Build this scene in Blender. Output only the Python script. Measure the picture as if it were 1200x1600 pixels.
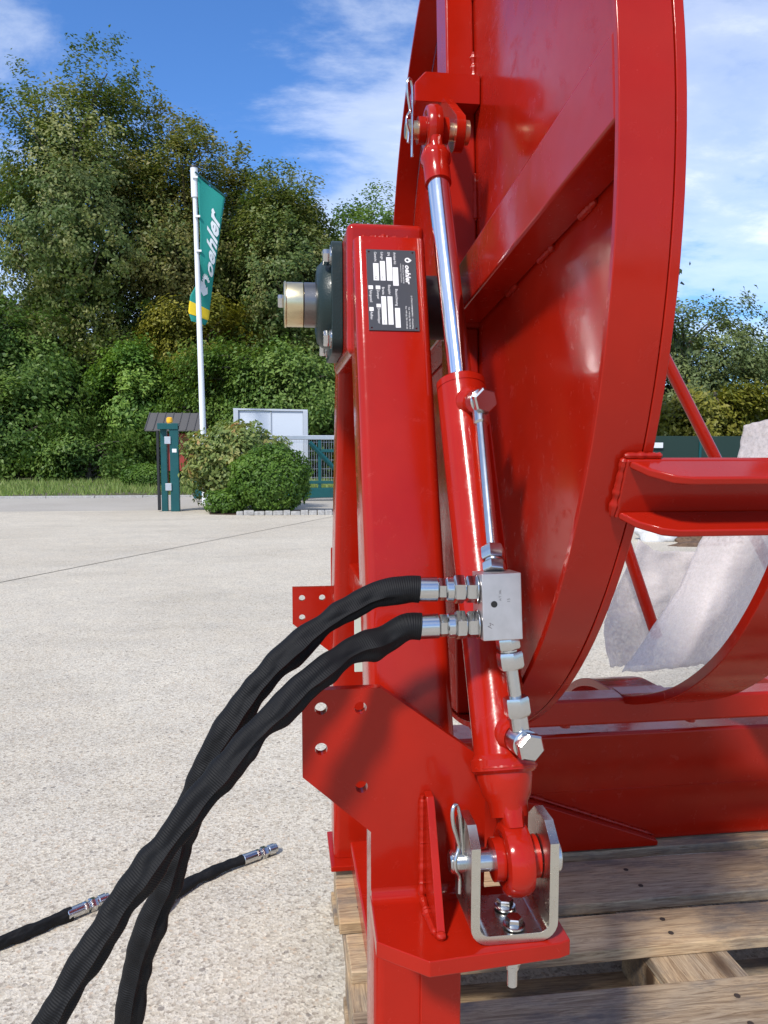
import bpy, bmesh, math, random
import numpy as np
from mathutils import Vector, Matrix, noise
from mathutils.geometry import tessellate_polygon
random.seed(7); RNG = np.random.default_rng(11)
for o in list(bpy.data.objects): bpy.data.objects.remove(o)
SC = bpy.context.scene; COL = SC.collection
R = math.radians
# ------------------------------------------------------------------ camera, sky, sun, exposure
cd = bpy.data.cameras.new('camera'); cam = bpy.data.objects.new('camera', cd); COL.objects.link(cam)
cam.location = (0, 0, 1.0); cam.rotation_euler = (R(90) - math.atan(95/1205), 0, R(-7.5))
cd.sensor_fit = 'VERTICAL'; cd.sensor_height = 24; cd.lens = 1205/1600*24
cd.clip_start = .02; cd.clip_end = 2000
SC.camera = cam
TOSUN = Vector((-.43, -.56, .71)).normalized()
SUN_EL = math.asin(TOSUN.z); SUN_AZ = math.atan2(TOSUN.x, TOSUN.y)
w = bpy.data.worlds.new('World'); SC.world = w; w.use_nodes = True
nt = w.node_tree; nt.nodes.clear(); N = nt.nodes.new; K = nt.links.new
def math_node(nt, op, a=None, b=None, c=None):
    m = nt.nodes.new('ShaderNodeMath'); m.operation = op
    for i, v in enumerate((a, b, c)):
        if v is None: continue
        if isinstance(v, (int, float)): m.inputs[i].default_value = v
        else: nt.links.new(v, m.inputs[i])
    return m.outputs[0]
def ramp_node(nt, fac, stops, interp='LINEAR'):
    r = nt.nodes.new('ShaderNodeValToRGB'); cr = r.color_ramp; cr.interpolation = interp
    while len(cr.elements) < len(stops): cr.elements.new(.5)
    for e, (p, c) in zip(cr.elements, stops):
        e.position = p; e.color = (c, c, c, 1) if isinstance(c, (int, float)) else (*c, 1)
    nt.links.new(fac, r.inputs[0]); return r.outputs[0]
def noise_node(nt, vec, scale, detail=4, rough=.55, dist=0):
    n = nt.nodes.new('ShaderNodeTexNoise'); n.inputs['Scale'].default_value = scale
    n.inputs['Detail'].default_value = detail; n.inputs['Roughness'].default_value = rough; n.inputs['Distortion'].default_value = dist
    if vec is not None: nt.links.new(vec, n.inputs['Vector'])
    return n.outputs[0]
def mix_node(nt, fac, a, b, blend='MIX'):
    m = nt.nodes.new('ShaderNodeMix'); m.data_type = 'RGBA'; m.blend_type = blend
    for s, v in ((m.inputs[0], fac), (m.inputs[6], a), (m.inputs[7], b)):
        if isinstance(v, (int, float)): s.default_value = v
        elif isinstance(v, tuple): s.default_value = (*v, 1)
        else: nt.links.new(v, s)
    return m.outputs[2]
sky = N('ShaderNodeTexSky'); sky.sky_type = 'NISHITA'; sky.sun_disc = False
sky.sun_elevation = SUN_EL; sky.sun_rotation = SUN_AZ; sky.air_density = 1.15; sky.dust_density = .35; sky.ozone_density = 3.2
tc = N('ShaderNodeTexCoord'); sp = N('ShaderNodeSeparateXYZ'); K(tc.outputs['Generated'], sp.inputs[0])
zz = math_node(nt, 'ADD', math_node(nt, 'MAXIMUM', sp.outputs[2], 0.0), .22)
cb = N('ShaderNodeCombineXYZ'); K(math_node(nt, 'DIVIDE', sp.outputs[0], zz), cb.inputs[0]); K(math_node(nt, 'DIVIDE', sp.outputs[1], zz), cb.inputs[1])
mp = N('ShaderNodeMapping'); K(cb.outputs[0], mp.inputs[0]); mp.inputs['Location'].default_value = (16.62, 17.22, 0); mp.inputs['Scale'].default_value = (.9, 1.35, 1)
n1 = noise_node(nt, mp.outputs[0], 1.5, 12, .62, .25); n2 = noise_node(nt, mp.outputs[0], .55, 3, .5, .2)
cl = math_node(nt, 'ADD', math_node(nt, 'MULTIPLY', n1, .6), math_node(nt, 'MULTIPLY', n2, .4))
cov = ramp_node(nt, cl, [(.425, 0.0), (.53, .42), (.65, .92)], 'EASE')
shade = ramp_node(nt, noise_node(nt, mp.outputs[0], 2.2, 6, .6, .2), [(.3, (4.9, 5.5, 6.4)), (.65, (7.2, 7.4, 7.8))])
skyc = mix_node(nt, 1.0, sky.outputs[0], (.45, .71, 1.06), 'MULTIPLY')
bg = N('ShaderNodeBackground'); K(mix_node(nt, cov, skyc, shade), bg.inputs[0]); bg.inputs[1].default_value = .15
ow = N('ShaderNodeOutputWorld'); K(bg.outputs[0], ow.inputs[0])
sl = bpy.data.lights.new('sun', 'SUN'); sl.energy = 3.8; sl.angle = R(6); sl.color = (1.0, .955, .88)
so = bpy.data.objects.new('sun', sl); COL.objects.link(so); so.location = (-5, -5, 9)
so.rotation_euler = TOSUN.to_track_quat('Z', 'Y').to_euler()
vs = SC.view_settings; vs.view_transform = 'Standard'; vs.look = 'None'; vs.exposure = .30; vs.gamma = 1; vs.use_curve_mapping = False

# ------------------------------------------------------------------ materials
def mat(name):
    m = bpy.data.materials.new(name); m.use_nodes = True
    nt = m.node_tree; return m, nt, nt.nodes['Principled BSDF']
def ocoord(nt, scale=(1, 1, 1)):
    t = nt.nodes.new('ShaderNodeTexCoord'); mp = nt.nodes.new('ShaderNodeMapping'); mp.inputs['Scale'].default_value = scale
    nt.links.new(t.outputs['Object'], mp.inputs[0]); return mp.outputs[0]
def bump(nt, p, h, strength=.2, dist=.001, chain=None):
    b = nt.nodes.new('ShaderNodeBump'); b.inputs['Strength'].default_value = strength; b.inputs['Distance'].default_value = dist
    nt.links.new(h, b.inputs['Height'])
    if chain is not None: nt.links.new(chain, b.inputs['Normal'])
    nt.links.new(b.outputs[0], p.inputs['Normal']); return b.outputs[0]
def simple(name, col, rough=.5, metal=0, spec=.5):
    m, nt, p = mat(name); p.inputs['Base Color'].default_value = (*col, 1); p.inputs['Roughness'].default_value = rough
    p.inputs['Metallic'].default_value = metal; p.inputs['Specular IOR Level'].default_value = spec; return m
def paint(name, col, rough=.2, peel=.12):
    m, nt, p = mat(name); v = ocoord(nt)
    big = noise_node(nt, v, 7, 4, .6)
    dark = tuple(c*.84 for c in col)
    nt.links.new(mix_node(nt, ramp_node(nt, big, [(.35, 0.0), (.7, 1.0)]), dark, col), p.inputs['Base Color'])
    dust = ramp_node(nt, noise_node(nt, v, 38, 8, .75, .4), [(.52, 0.0), (.74, 1.0)])
    nt.links.new(math_node(nt, 'MULTIPLY_ADD', dust, .28, math_node(nt, 'MULTIPLY_ADD', noise_node(nt, v, 24, 5, .65), .16, rough-.08)), p.inputs['Roughness'])
    b1 = bump(nt, p, noise_node(nt, v, 330, 2, .5), peel, .0006)
    bump(nt, p, noise_node(nt, v, 14, 2, .5), .10, .004, b1)
    p.inputs['Specular IOR Level'].default_value = .27
    p.inputs['Coat Weight'].default_value = .04; p.inputs['Coat Roughness'].default_value = .07
    return m
def metal(name, col, rough=.28, var=.15, scale=60):
    m, nt, p = mat(name); v = ocoord(nt)
    n = noise_node(nt, v, scale, 5, .65); d = tuple(c*(1-var) for c in col)
    nt.links.new(mix_node(nt, n, d, col), p.inputs['Base Color']); p.inputs['Metallic'].default_value = 1
    nt.links.new(math_node(nt, 'MULTIPLY_ADD', n, .22, rough-.1), p.inputs['Roughness'])
    bump(nt, p, noise_node(nt, v, scale*4, 3, .6), .03, .0003); return m
RED = paint('red_paint', (.352, .0108, .0034), .15, .08)
REDWELD = paint('red_weld', (.352, .0108, .0034), .36, .2)
ZINC = metal('zinc_plated_steel', (.58, .585, .585), .20, .12, 18)
ZINCB = metal('brushed_zinc_block', (.72, .68, .67), .40, .30, 55)
YZINC = metal('yellow_zinc', (.74, .63, .40), .30, .25, 40)
CLEV = metal('clevis_zinc', (.64, .625, .565), .27, .22, 35)
CHROME = metal('chrome', (.86, .86, .87), .12, .03, 20)
IRON = paint('dark_green_cast_iron', (.014, .026, .025), .38, .7)
BLACK = simple('black_rubber', (.012, .012, .013), .5)
DARK = simple('dark_hole', (.008, .008, .008), .8)
TEAL = paint('teal_gate_paint', (.012, .085, .092), .4)
GALV = metal('galvanised', (.62, .64, .66), .45, .15, 20)
WHITEP = simple('white_panel', (.72, .74, .76), .4)
BOARDP = simple('board_panel', (.50, .54, .60), .4)
GREYP = simple('grey_frame', (.42, .45, .50), .45)
YEL = simple('yellow_lamp', (.85, .42, .01), .3)
FLAGC = simple('teal_flag_cloth', (.010, .235, .200), .85)
FLAGY = simple('yellow_flag_cloth', (.72, .52, .02), .85)
FLAGW = simple('white_flag_print', (.68, .72, .74), .85)
PLATE = simple('anthracite_plate', (.045, .047, .053), .35)
PRINT = simple('white_print', (.74, .74, .74), .5)
REDW = simple('red_brown_wood', (.28, .035, .022), .6)
ROOFM = simple('grey_roof', (.075, .070, .066), .55)
CARB = paint('dark_car_paint', (.02, .024, .03), .2); GLASS = simple('dark_glass', (.03, .04, .05), .05)
def stone_mat(name, c1, c2, scale):
    m, nt, p = mat(name); v = ocoord(nt); n = noise_node(nt, v, scale, 6, .7)
    nt.links.new(mix_node(nt, ramp_node(nt, n, [(.3, 0.0), (.7, 1.0)]), c1, c2), p.inputs['Base Color'])
    p.inputs['Roughness'].default_value = .85; bump(nt, p, n, .6, .01); return m
GRANITE = stone_mat('granite', (.22, .21, .20), (.48, .47, .45), 25)
ROCKW = stone_mat('pale_rock', (.42, .42, .41), (.78, .78, .78), 7)
SOIL = stone_mat('mulch', (.045, .026, .016), (.17, .10, .06), 22)
def concrete_mat():
    m, nt, p = mat('exposed_concrete'); v = ocoord(nt)
    big = noise_node(nt, v, .55, 6, .62, .4); mid = noise_node(nt, v, 5.5, 5, .65)
    vo = nt.nodes.new('ShaderNodeTexVoronoi'); vo.inputs['Scale'].default_value = 150; nt.links.new(v, vo.inputs['Vector'])
    sepc = nt.nodes.new('ShaderNodeSeparateColor'); nt.links.new(vo.outputs['Color'], sepc.inputs[0])
    fine = noise_node(nt, v, 150, 3, .7)
    base = mix_node(nt, ramp_node(nt, big, [(.3, 0.0), (.7, 1.0)]), (.525, .463, .368), (.625, .567, .465))
    base = mix_node(nt, ramp_node(nt, mid, [(.32, .0), (.72, .5)]), base, (.45, .42, .37))
    agg = ramp_node(nt, sepc.outputs[0], [(0.0, (.50, .46, .43)), (.10, (.80, .77, .73)), (.5, (1, 1, 1)), (.82, (1.14, 1.13, 1.10)), (.97, (.85, .72, .62))], 'CONSTANT')
    base = mix_node(nt, .72, base, agg, 'MULTIPLY')
    pit = ramp_node(nt, fine, [(.31, .28), (.44, 1.0)])
    base = mix_node(nt, .8, base, pit, 'MULTIPLY')
    lp = ramp_node(nt, noise_node(nt, v, 62, 3, .6), [(.29, .42), (.37, 1.0)])
    base = mix_node(nt, .6, base, lp, 'MULTIPLY')
    vp = nt.nodes.new('ShaderNodeTexVoronoi'); vp.inputs['Scale'].default_value = 62; nt.links.new(v, vp.inputs['Vector'])
    sp2 = nt.nodes.new('ShaderNodeSeparateColor'); nt.links.new(vp.outputs['Color'], sp2.inputs[0])
    peb = math_node(nt, 'MULTIPLY', math_node(nt, 'GREATER_THAN', sp2.outputs[1], .90), math_node(nt, 'LESS_THAN', vp.outputs['Distance'], math_node(nt, 'MULTIPLY', sp2.outputs[2], .40)))
    base = mix_node(nt, math_node(nt, 'MULTIPLY', peb, .6), base, (.13, .11, .10))
    st = ramp_node(nt, noise_node(nt, ocoord(nt, (.35, 1.0, 1)), 1.1, 7, .68, .8), [(.34, .89), (.50, 1.0), (.66, 1.05)])
    base = mix_node(nt, .9, base, st, 'MULTIPLY')
    nt.links.new(base, p.inputs['Base Color']); p.inputs['Roughness'].default_value = .88; p.inputs['Specular IOR Level'].default_value = .25
    b1 = bump(nt, p, fine, .55, .004); bump(nt, p, vo.outputs['Distance'], .35, .003, b1); return m
CONC = concrete_mat()
def ground_mat(name, c1, c2, s1, s2):
    m, nt, p = mat(name); v = ocoord(nt)
    a = noise_node(nt, v, s1, 5, .6); b = noise_node(nt, v, s2, 4, .7)
    c = mix_node(nt, ramp_node(nt, a, [(.3, 0.0), (.7, 1.0)]), c1, c2)
    c = mix_node(nt, .5, c, ramp_node(nt, b, [(.35, .6), (.6, 1.0)]), 'MULTIPLY')
    nt.links.new(c, p.inputs['Base Color']); p.inputs['Roughness'].default_value = .9; bump(nt, p, b, .5, .005); return m
ROADM = ground_mat('road_asphalt', (.36, .325, .275), (.45, .41, .355), .4, 40)
EARTH = ground_mat('earth', (.07, .065, .035), (.12, .10, .06), .5, 12)
JOINT = ground_mat('joint_filler', (.33, .295, .24), (.42, .375, .30), 3, 60)
def wood_mat():
    m, nt, p = mat('weathered_pallet_wood'); t = nt.nodes.new('ShaderNodeTexCoord'); oi = nt.nodes.new('ShaderNodeObjectInfo')
    off = nt.nodes.new('ShaderNodeVectorMath'); off.operation = 'ADD'; nt.links.new(t.outputs['Object'], off.inputs[0])
    sc = nt.nodes.new('ShaderNodeVectorMath'); sc.operation = 'SCALE'; sc.inputs[0].default_value = (17, 9, 5); nt.links.new(oi.outputs['Random'], sc.inputs['Scale'])
    nt.links.new(sc.outputs[0], off.inputs[1])
    def mapped(s):
        mp = nt.nodes.new('ShaderNodeMapping'); mp.inputs['Scale'].default_value = s; nt.links.new(off.outputs[0], mp.inputs[0]); return mp.outputs[0]
    grain = noise_node(nt, mapped((5.5, 85, 85)), 1.6, 7, .72, 1.4); broad = noise_node(nt, mapped((1.6, 7, 7)), 1.5, 4, .55, .5)
    stain = noise_node(nt, mapped((4, 9, 9)), 1.2, 6, .7)
    c = mix_node(nt, ramp_node(nt, broad, [(.32, 0.0), (.68, 1.0)]), (.50, .350, .195), (.41, .345, .255))
    c = mix_node(nt, ramp_node(nt, grain, [(.36, .85), (.56, 0.0)]), c, (.17, .11, .065))
    c = mix_node(nt, ramp_node(nt, stain, [(.48, 0.0), (.64, .85)]), c, (.145, .13, .12))
    vo = nt.nodes.new('ShaderNodeTexVoronoi'); vo.inputs['Scale'].default_value = 1.0; nt.links.new(mapped((2.6, 7.5, 3)), vo.inputs['Vector'])
    c = mix_node(nt, ramp_node(nt, vo.outputs['Distance'], [(.08, .95), (.13, .45), (.17, 0.0)]), c, (.065, .036, .02))
    c = mix_node(nt, 1.0, c, ramp_node(nt, oi.outputs['Random'], [(0.0, (.80, .80, .82)), (1.0, (1.16, 1.08, .98))]), 'MULTIPLY')
    nt.links.new(c, p.inputs['Base Color']); p.inputs['Roughness'].default_value = .82; p.inputs['Specular IOR Level'].default_value = .25
    bump(nt, p, grain, .7, .003); return m
WOOD = wood_mat()
def sleeve_mat():
    m, nt, p = mat('black_woven_sleeve'); uv = nt.nodes.new('ShaderNodeUVMap'); s = nt.nodes.new('ShaderNodeSeparateXYZ'); nt.links.new(uv.outputs[0], s.inputs[0])
    rib = math_node(nt, 'SINE', math_node(nt, 'MULTIPLY', s.outputs[1], 2*math.pi/.0022))
    n = noise_node(nt, ocoord(nt), 60, 4, .6)
    nt.links.new(mix_node(nt, n, (.0035, .0035, .004), (.008, .008, .009)), p.inputs['Base Color'])
    p.inputs['Roughness'].default_value = .62; p.inputs['Specular IOR Level'].default_value = .19
    p.inputs['Sheen Weight'].default_value = .0
    b1 = bump(nt, p, rib, .36, .0005); bump(nt, p, n, .3, .003, b1); return m
SLEEVE = sleeve_mat()
def fleece_mat():
    m, nt, p = mat('white_fleece'); v = ocoord(nt)
    f = noise_node(nt, v, 75, 5, .75); g = noise_node(nt, v, 6, 3, .6)
    nt.links.new(mix_node(nt, f, (.66, .60, .585), (.84, .80, .79)), p.inputs['Base Color']); p.inputs['Roughness'].default_value = .95; p.inputs['Specular IOR Level'].default_value = .1
    b = bump(nt, p, f, .6, .003); bump(nt, p, g, .4, .02, b)
    tr = nt.nodes.new('ShaderNodeBsdfTranslucent'); tr.inputs[0].default_value = (.80, .70, .68, 1); tp = nt.nodes.new('ShaderNodeBsdfTransparent')
    m1 = nt.nodes.new('ShaderNodeMixShader'); m1.inputs[0].default_value = .35; nt.links.new(p.outputs[0], m1.inputs[1]); nt.links.new(tr.outputs[0], m1.inputs[2])
    m2 = nt.nodes.new('ShaderNodeMixShader'); nt.links.new(ramp_node(nt, f, [(.35, .58), (.65, .26)]), m2.inputs[0]); nt.links.new(m1.outputs[0], m2.inputs[1]); nt.links.new(tp.outputs[0], m2.inputs[2])
    nt.links.new(m2.outputs[0], nt.nodes['Material Output'].inputs[0]); return m
FLEECE = fleece_mat()
def leaf_mat(name, stops, trans=.35):
    m, nt, p = mat(name); g = nt.nodes.new('ShaderNodeNewGeometry'); at = nt.nodes.new('ShaderNodeAttribute'); at.attribute_name = 'tint'
    f = math_node(nt, 'ADD', math_node(nt, 'MULTIPLY', g.outputs['Random Per Island'], .28), math_node(nt, 'MULTIPLY', at.outputs['Fac'], .72))
    c = ramp_node(nt, f, stops); nt.links.new(c, p.inputs['Base Color']); p.inputs['Roughness'].default_value = .5; p.inputs['Specular IOR Level'].default_value = .3
    tr = nt.nodes.new('ShaderNodeBsdfTranslucent'); nt.links.new(mix_node(nt, 1.0, c, (1.1, 1.15, .6), 'MULTIPLY'), tr.inputs[0])
    mx = nt.nodes.new('ShaderNodeMixShader'); mx.inputs[0].default_value = trans; nt.links.new(p.outputs[0], mx.inputs[1]); nt.links.new(tr.outputs[0], mx.inputs[2])
    nt.links.new(mx.outputs[0], nt.nodes['Material Output'].inputs[0]); return m
LEAF_GOLD = leaf_mat('leaves_golden_seed', [(.2, (0.064, 0.110, 0.024)), (.45, (0.125, 0.172, 0.044)), (.66, (0.217, 0.235, 0.074)), (.85, (0.341, 0.334, 0.130))])
LEAF_BROWN = leaf_mat('leaves_brown_gold', [(.2, (0.069, 0.110, 0.022)), (.45, (0.143, 0.162, 0.037)), (.66, (0.235, 0.214, 0.063)), (.85, (0.333, 0.293, 0.104))])
LEAF_GREEN = leaf_mat('leaves_mid_green', [(.2, (0.062, 0.128, 0.024)), (.5, (0.121, 0.205, 0.039)), (.85, (0.218, 0.302, 0.071))])
LEAF_FRESH = leaf_mat('leaves_fresh_green', [(.2, (0.084, 0.175, 0.032)), (.5, (0.170, 0.288, 0.052)), (.85, (0.301, 0.417, 0.088))])
LEAF_GREY = leaf_mat('leaves_grey_green', [(.2, (0.092, 0.133, 0.047)), (.5, (0.166, 0.213, 0.079)), (.85, (0.267, 0.305, 0.127))])
LEAF_YEL = leaf_mat('leaves_yellow_green', [(.2, (0.113, 0.132, 0.017)), (.5, (0.199, 0.195, 0.025)), (.85, (0.305, 0.277, 0.048))])
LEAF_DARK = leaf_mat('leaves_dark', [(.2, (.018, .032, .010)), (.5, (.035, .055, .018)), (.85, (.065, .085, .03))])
LEAF_PHOT = leaf_mat('leaves_red_tipped', [(.2, (0.107, 0.167, 0.043)), (.55, (0.224, 0.278, 0.082)), (.75, (0.364, 0.321, 0.107)), (.92, (0.555, 0.235, 0.128))])
LEAF_BOX = leaf_mat('leaves_box', [(.2, (0.049, 0.108, 0.018)), (.5, (0.096, 0.184, 0.025)), (.85, (0.175, 0.280, 0.044))])
LEAF_GRASS = leaf_mat('grass_blades', [(.2, (.14, .22, .045)), (.5, (.22, .32, .075)), (.85, (.36, .40, .14))])
BARK = stone_mat('bark', (.035, .028, .020), (.11, .09, .07), 9)

# ------------------------------------------------------------------ mesh helpers
class MB:
    def __init__(s): s.v = []; s.f = []; s.uv = None
    def add(s, vs, fs):
        n = len(s.v); s.v += [Vector(p) for p in vs]; s.f += [tuple(i+n for i in f) for f in fs]; return s
    def box(s, lo, hi, rot=None, piv=None):
        x0, y0, z0 = lo; x1, y1, z1 = hi
        vs = [Vector(p) for p in ((x0,y0,z0),(x1,y0,z0),(x1,y1,z0),(x0,y1,z0),(x0,y0,z1),(x1,y0,z1),(x1,y1,z1),(x0,y1,z1))]
        if rot is not None:
            pv = Vector(piv) if piv is not None else sum(vs, Vector())/8
            vs = [pv + rot @ (p-pv) for p in vs]
        return s.add(vs, [(0,3,2,1),(4,5,6,7),(0,1,5,4),(1,2,6,5),(2,3,7,6),(3,0,4,7)])
    def obox(s, c, U, V, W):                     # half-axes
        c, U, V, W = Vector(c), Vector(U), Vector(V), Vector(W)
        vs = [c + a*U + b*V + d*W for d in (-1, 1) for a, b in ((-1,-1),(1,-1),(1,1),(-1,1))]
        fs = [(0,3,2,1),(4,5,6,7),(0,1,5,4),(1,2,6,5),(2,3,7,6),(3,0,4,7)]
        return s.add(vs, fs)
    def lathe(s, p, d, prof, n=32, phase=0, caps=True):   # prof: (distance along d, radius)
        p = Vector(p); d = Vector(d).normalized(); a = d.orthogonal().normalized(); b = d.cross(a)
        vs = []; fs = []
        for t, r in prof:
            for k in range(n):
                q = 2*math.pi*k/n + phase; vs.append(p + d*t + (a*math.cos(q) + b*math.sin(q))*r)
        for i in range(len(prof)-1):
            for k in range(n):
                k2 = (k+1) % n; fs.append((i*n+k, i*n+k2, (i+1)*n+k2, (i+1)*n+k))
        if caps:
            fs.append(tuple(range(n-1, -1, -1))); m = (len(prof)-1)*n; fs.append(tuple(m+k for k in range(n)))
        return s.add(vs, fs)
    def cyl(s, p0, p1, r0, r1=None, n=24, bev=0):
        p0, p1 = Vector(p0), Vector(p1); L = (p1-p0).length; r1 = r0 if r1 is None else r1
        pr = [(0, r0), (L, r1)] if not bev else [(0, r0-bev), (bev, r0), (L-bev, r1), (L, r1-bev)]
        return s.lathe(p0, p1-p0, pr, n)
    def ring(s, p, d, prof, n=40):               # closed profile revolved
        p = Vector(p); d = Vector(d).normalized(); a = d.orthogonal().normalized(); b = d.cross(a); m = len(prof); vs = []; fs = []
        for k in range(n):
            q = 2*math.pi*k/n; e = a*math.cos(q) + b*math.sin(q)
            for t, r in prof: vs.append(p + d*t + e*r)
        for k in range(n):
            k2 = (k+1) % n
            for i in range(m):
                j = (i+1) % m; fs.append((k*m+i, k*m+j, k2*m+j, k2*m+i))
        return s.add(vs, fs)
    def hexa(s, p, d, t, r, ch=.12, n=6, phase=0):
        return s.lathe(p, d, [(0, r*(1-ch*.5)), (t*.14, r), (t*.84, r), (t, r*(1-ch))], n, phase)
    def prism(s, poly, o, U, V, W, t, holes=()):
        o, U, V, W = Vector(o), Vector(U), Vector(V), Vector(W); loops = [list(poly)] + [list(h) for h in holes]
        flat = [p for l in loops for p in l]; tri = tessellate_polygon([[Vector((x, y, 0)) for x, y in l] for l in loops])
        n = len(flat); vs = [o + U*x + V*y for x, y in flat] + [o + U*x + V*y + W*t for x, y in flat]
        fs = [tuple(a) for a in tri] + [tuple(i+n for i in reversed(a)) for a in tri]
        b = 0
        for l in loops:
            m = len(l)
            for i in range(m):
                j = (i+1) % m; fs.append((b+i, b+j, b+j+n, b+i+n))
            b += m
        return s.add(vs, fs)
    def tube(s, pts, rad, n=12, up=(0, 0, 1), prof=None, uv=False, caps=True):
        pts = [Vector(p) for p in pts]; T = []
        for i in range(len(pts)): T.append((pts[min(i+1, len(pts)-1)] - pts[max(i-1, 0)]).normalized())
        u = Vector(up); u = (u - T[0]*u.dot(T[0])).normalized(); vs = []; fs = []; L = 0; uvs = []
        for i, p in enumerate(pts):
            u = (u - T[i]*u.dot(T[i])).normalized(); b = T[i].cross(u)
            if i: L += (p - pts[i-1]).length
            r = rad(i/(len(pts)-1), L) if callable(rad) else rad
            for k in range(n):
                q = 2*math.pi*k/n; k_ = r*(prof(q, L) if prof else 1)
                vs.append(p + (u*math.cos(q) + b*math.sin(q))*k_); uvs.append((k/n, L))
        for i in range(len(pts)-1):
            for k in range(n):
                k2 = (k+1) % n; fs.append((i*n+k, i*n+k2, (i+1)*n+k2, (i+1)*n+k))
        if caps: fs.append(tuple(range(n-1, -1, -1))); m = (len(pts)-1)*n; fs.append(tuple(m+k for k in range(n)))
        if uv: s.uv = uvs
        return s.add(vs, fs)
    def rotate(s, M, c):
        c = Vector(c); s.v = [c + M @ (p-c) for p in s.v]; return s
    def build(s, name, m, parent=None, bevel=0, seg=2, smooth=True, ang=38, loc=None):
        base = Vector(parent['_o']) if parent is not None and '_o' in parent else Vector(loc) if loc is not None else Vector((0, 0, 0))
        me = bpy.data.meshes.new(name); me.from_pydata([p-base for p in s.v], [], s.f)
        bm = bmesh.new(); bm.from_mesh(me); bmesh.ops.recalc_face_normals(bm, faces=bm.faces); bm.to_mesh(me); bm.free()
        if s.uv:
            l = me.uv_layers.new(name='UVMap')
            for lp in me.loops: l.data[lp.index].uv = s.uv[lp.vertex_index]
        if smooth: me.shade_smooth(); me.set_sharp_from_angle(angle=R(ang))
        me.materials.append(m); o = bpy.data.objects.new(name, me); COL.objects.link(o)
        if parent is not None: o.parent = parent; o['_o'] = tuple(base)
        else: o.location = base; o['_o'] = tuple(base)
        if bevel:
            b = o.modifiers.new('bevel', 'BEVEL'); b.width = bevel; b.segments = seg; b.limit_method = 'ANGLE'; b.angle_limit = R(38); b.harden_normals = True
        return o
def tag(o, label=None, cat=None, group=None, kind=None):
    if label: o['label'] = label
    if cat: o['category'] = cat
    if group: o['group'] = group
    if kind: o['kind'] = kind
    return o
def thing(name, label, cat, loc, group=None):
    o = bpy.data.objects.new(name, None); COL.objects.link(o); o.location = loc; o.empty_display_size = .1; o['_o'] = tuple(loc)
    return tag(o, label, cat, group)
def circ(x, y, r, n=20): return [(x + r*math.cos(2*math.pi*k/n), y + r*math.sin(2*math.pi*k/n)) for k in range(n)]
def spline(P, n=10):
    P = [Vector(p) for p in P]; out = []
    for i in range(len(P)-1):
        a, b, c, d = P[max(i-1, 0)], P[i], P[i+1], P[min(i+2, len(P)-1)]
        for k in range(n):
            t = k/n; out.append(.5*((2*b) + (c-a)*t + (2*a-5*b+4*c-d)*t*t + (3*b-a-3*c+d)*t**3))
    out.append(P[-1]); return out
def bolt(parent, p, d, r=.010, t=.0075, washer=True, name='bolt', m=None):
    b = MB(); d = Vector(d).normalized(); p = Vector(p)
    if washer: b.lathe(p, d, [(0, r*1.28), (.0018, r*1.28), (.0022, r*1.2)], 24)
    b.hexa(p + d*(.0021 if washer else 0), d, t, r); return b.build(name, m or ZINC, parent)
def weld(parent, pts, r=.005, m=None):
    P = []; pts = [Vector(p) for p in pts]
    for a, b in zip(pts[:-1], pts[1:]):
        k = max(2, int((b-a).length/.0018))
        P += [a.lerp(b, i/k) for i in range(k)]
    P.append(pts[-1]); sd = random.random()*50
    return MB().tube(P, lambda f, L: r*(.62 + .30*noise.noise(Vector((L*120, sd, 0)))+.22*noise.noise(Vector((L*330, sd, 4))))*(1 if .03 < f < .97 else .6), 8).build('weld_bead', m or REDWELD, parent)
def text_mesh(body, size, shear=0, bold=0, align='LEFT', spacing=1):
    c = bpy.data.curves.new('t', 'FONT'); c.body = body; c.size = size; c.shear = shear; c.offset = bold; c.align_x = align; c.resolution_u = 2; c.space_character = spacing
    o = bpy.data.objects.new('t', c); COL.objects.link(o); bpy.context.view_layer.update()
    me = bpy.data.meshes.new_from_object(o.evaluated_get(bpy.context.evaluated_depsgraph_get()))
    vs = [v.co.copy() for v in me.vertices]; fs = [tuple(p.vertices) for p in me.polygons]
    bpy.data.objects.remove(o); bpy.data.curves.remove(c); bpy.data.meshes.remove(me); return vs, fs

# ------------------------------------------------------------------ the setting
def sheet(name, poly, z, m, kind='structure'):
    o = MB().add([(x, y, z) for x, y in poly], [tuple(range(len(poly)))]).build(name, m, smooth=False)
    if o.data.polygons[0].normal.z < 0: o.data.flip_normals()
    return tag(o, kind=kind)
sheet('ground', [(-400,-300),(400,-300),(400,700),(-400,700)], -.016, EARTH)
sheet('yard_joint', [(-40,-20),(60,-20),(60,13.5),(-40,13.5)], -.011, JOINT)
jx = lambda y: -.1 + (y-10.125)*.5176
g = .011
sheet('concrete_slab', [(-40,-20),(jx(-20)-g,-20),(jx(13.45)-g,13.45),(-40,13.45)], 0, CONC)
sheet('concrete_slab', [(jx(-20)+g,-20),(60,-20),(60,13.45),(jx(13.45)+g,13.45)], 0, CONC)
sheet('road', [(-60,13.46),(60,13.46),(60,17.2),(-60,17.2)], -.004, ROADM)
kb = MB()
for i in range(24): kb.box((-24+i*1.0+.004, 17.2, -.05), (-23+i*1.0-.004, 17.32, .045))
tag(kb.build('road_kerb', GRANITE, bevel=.01), kind='structure')
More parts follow.
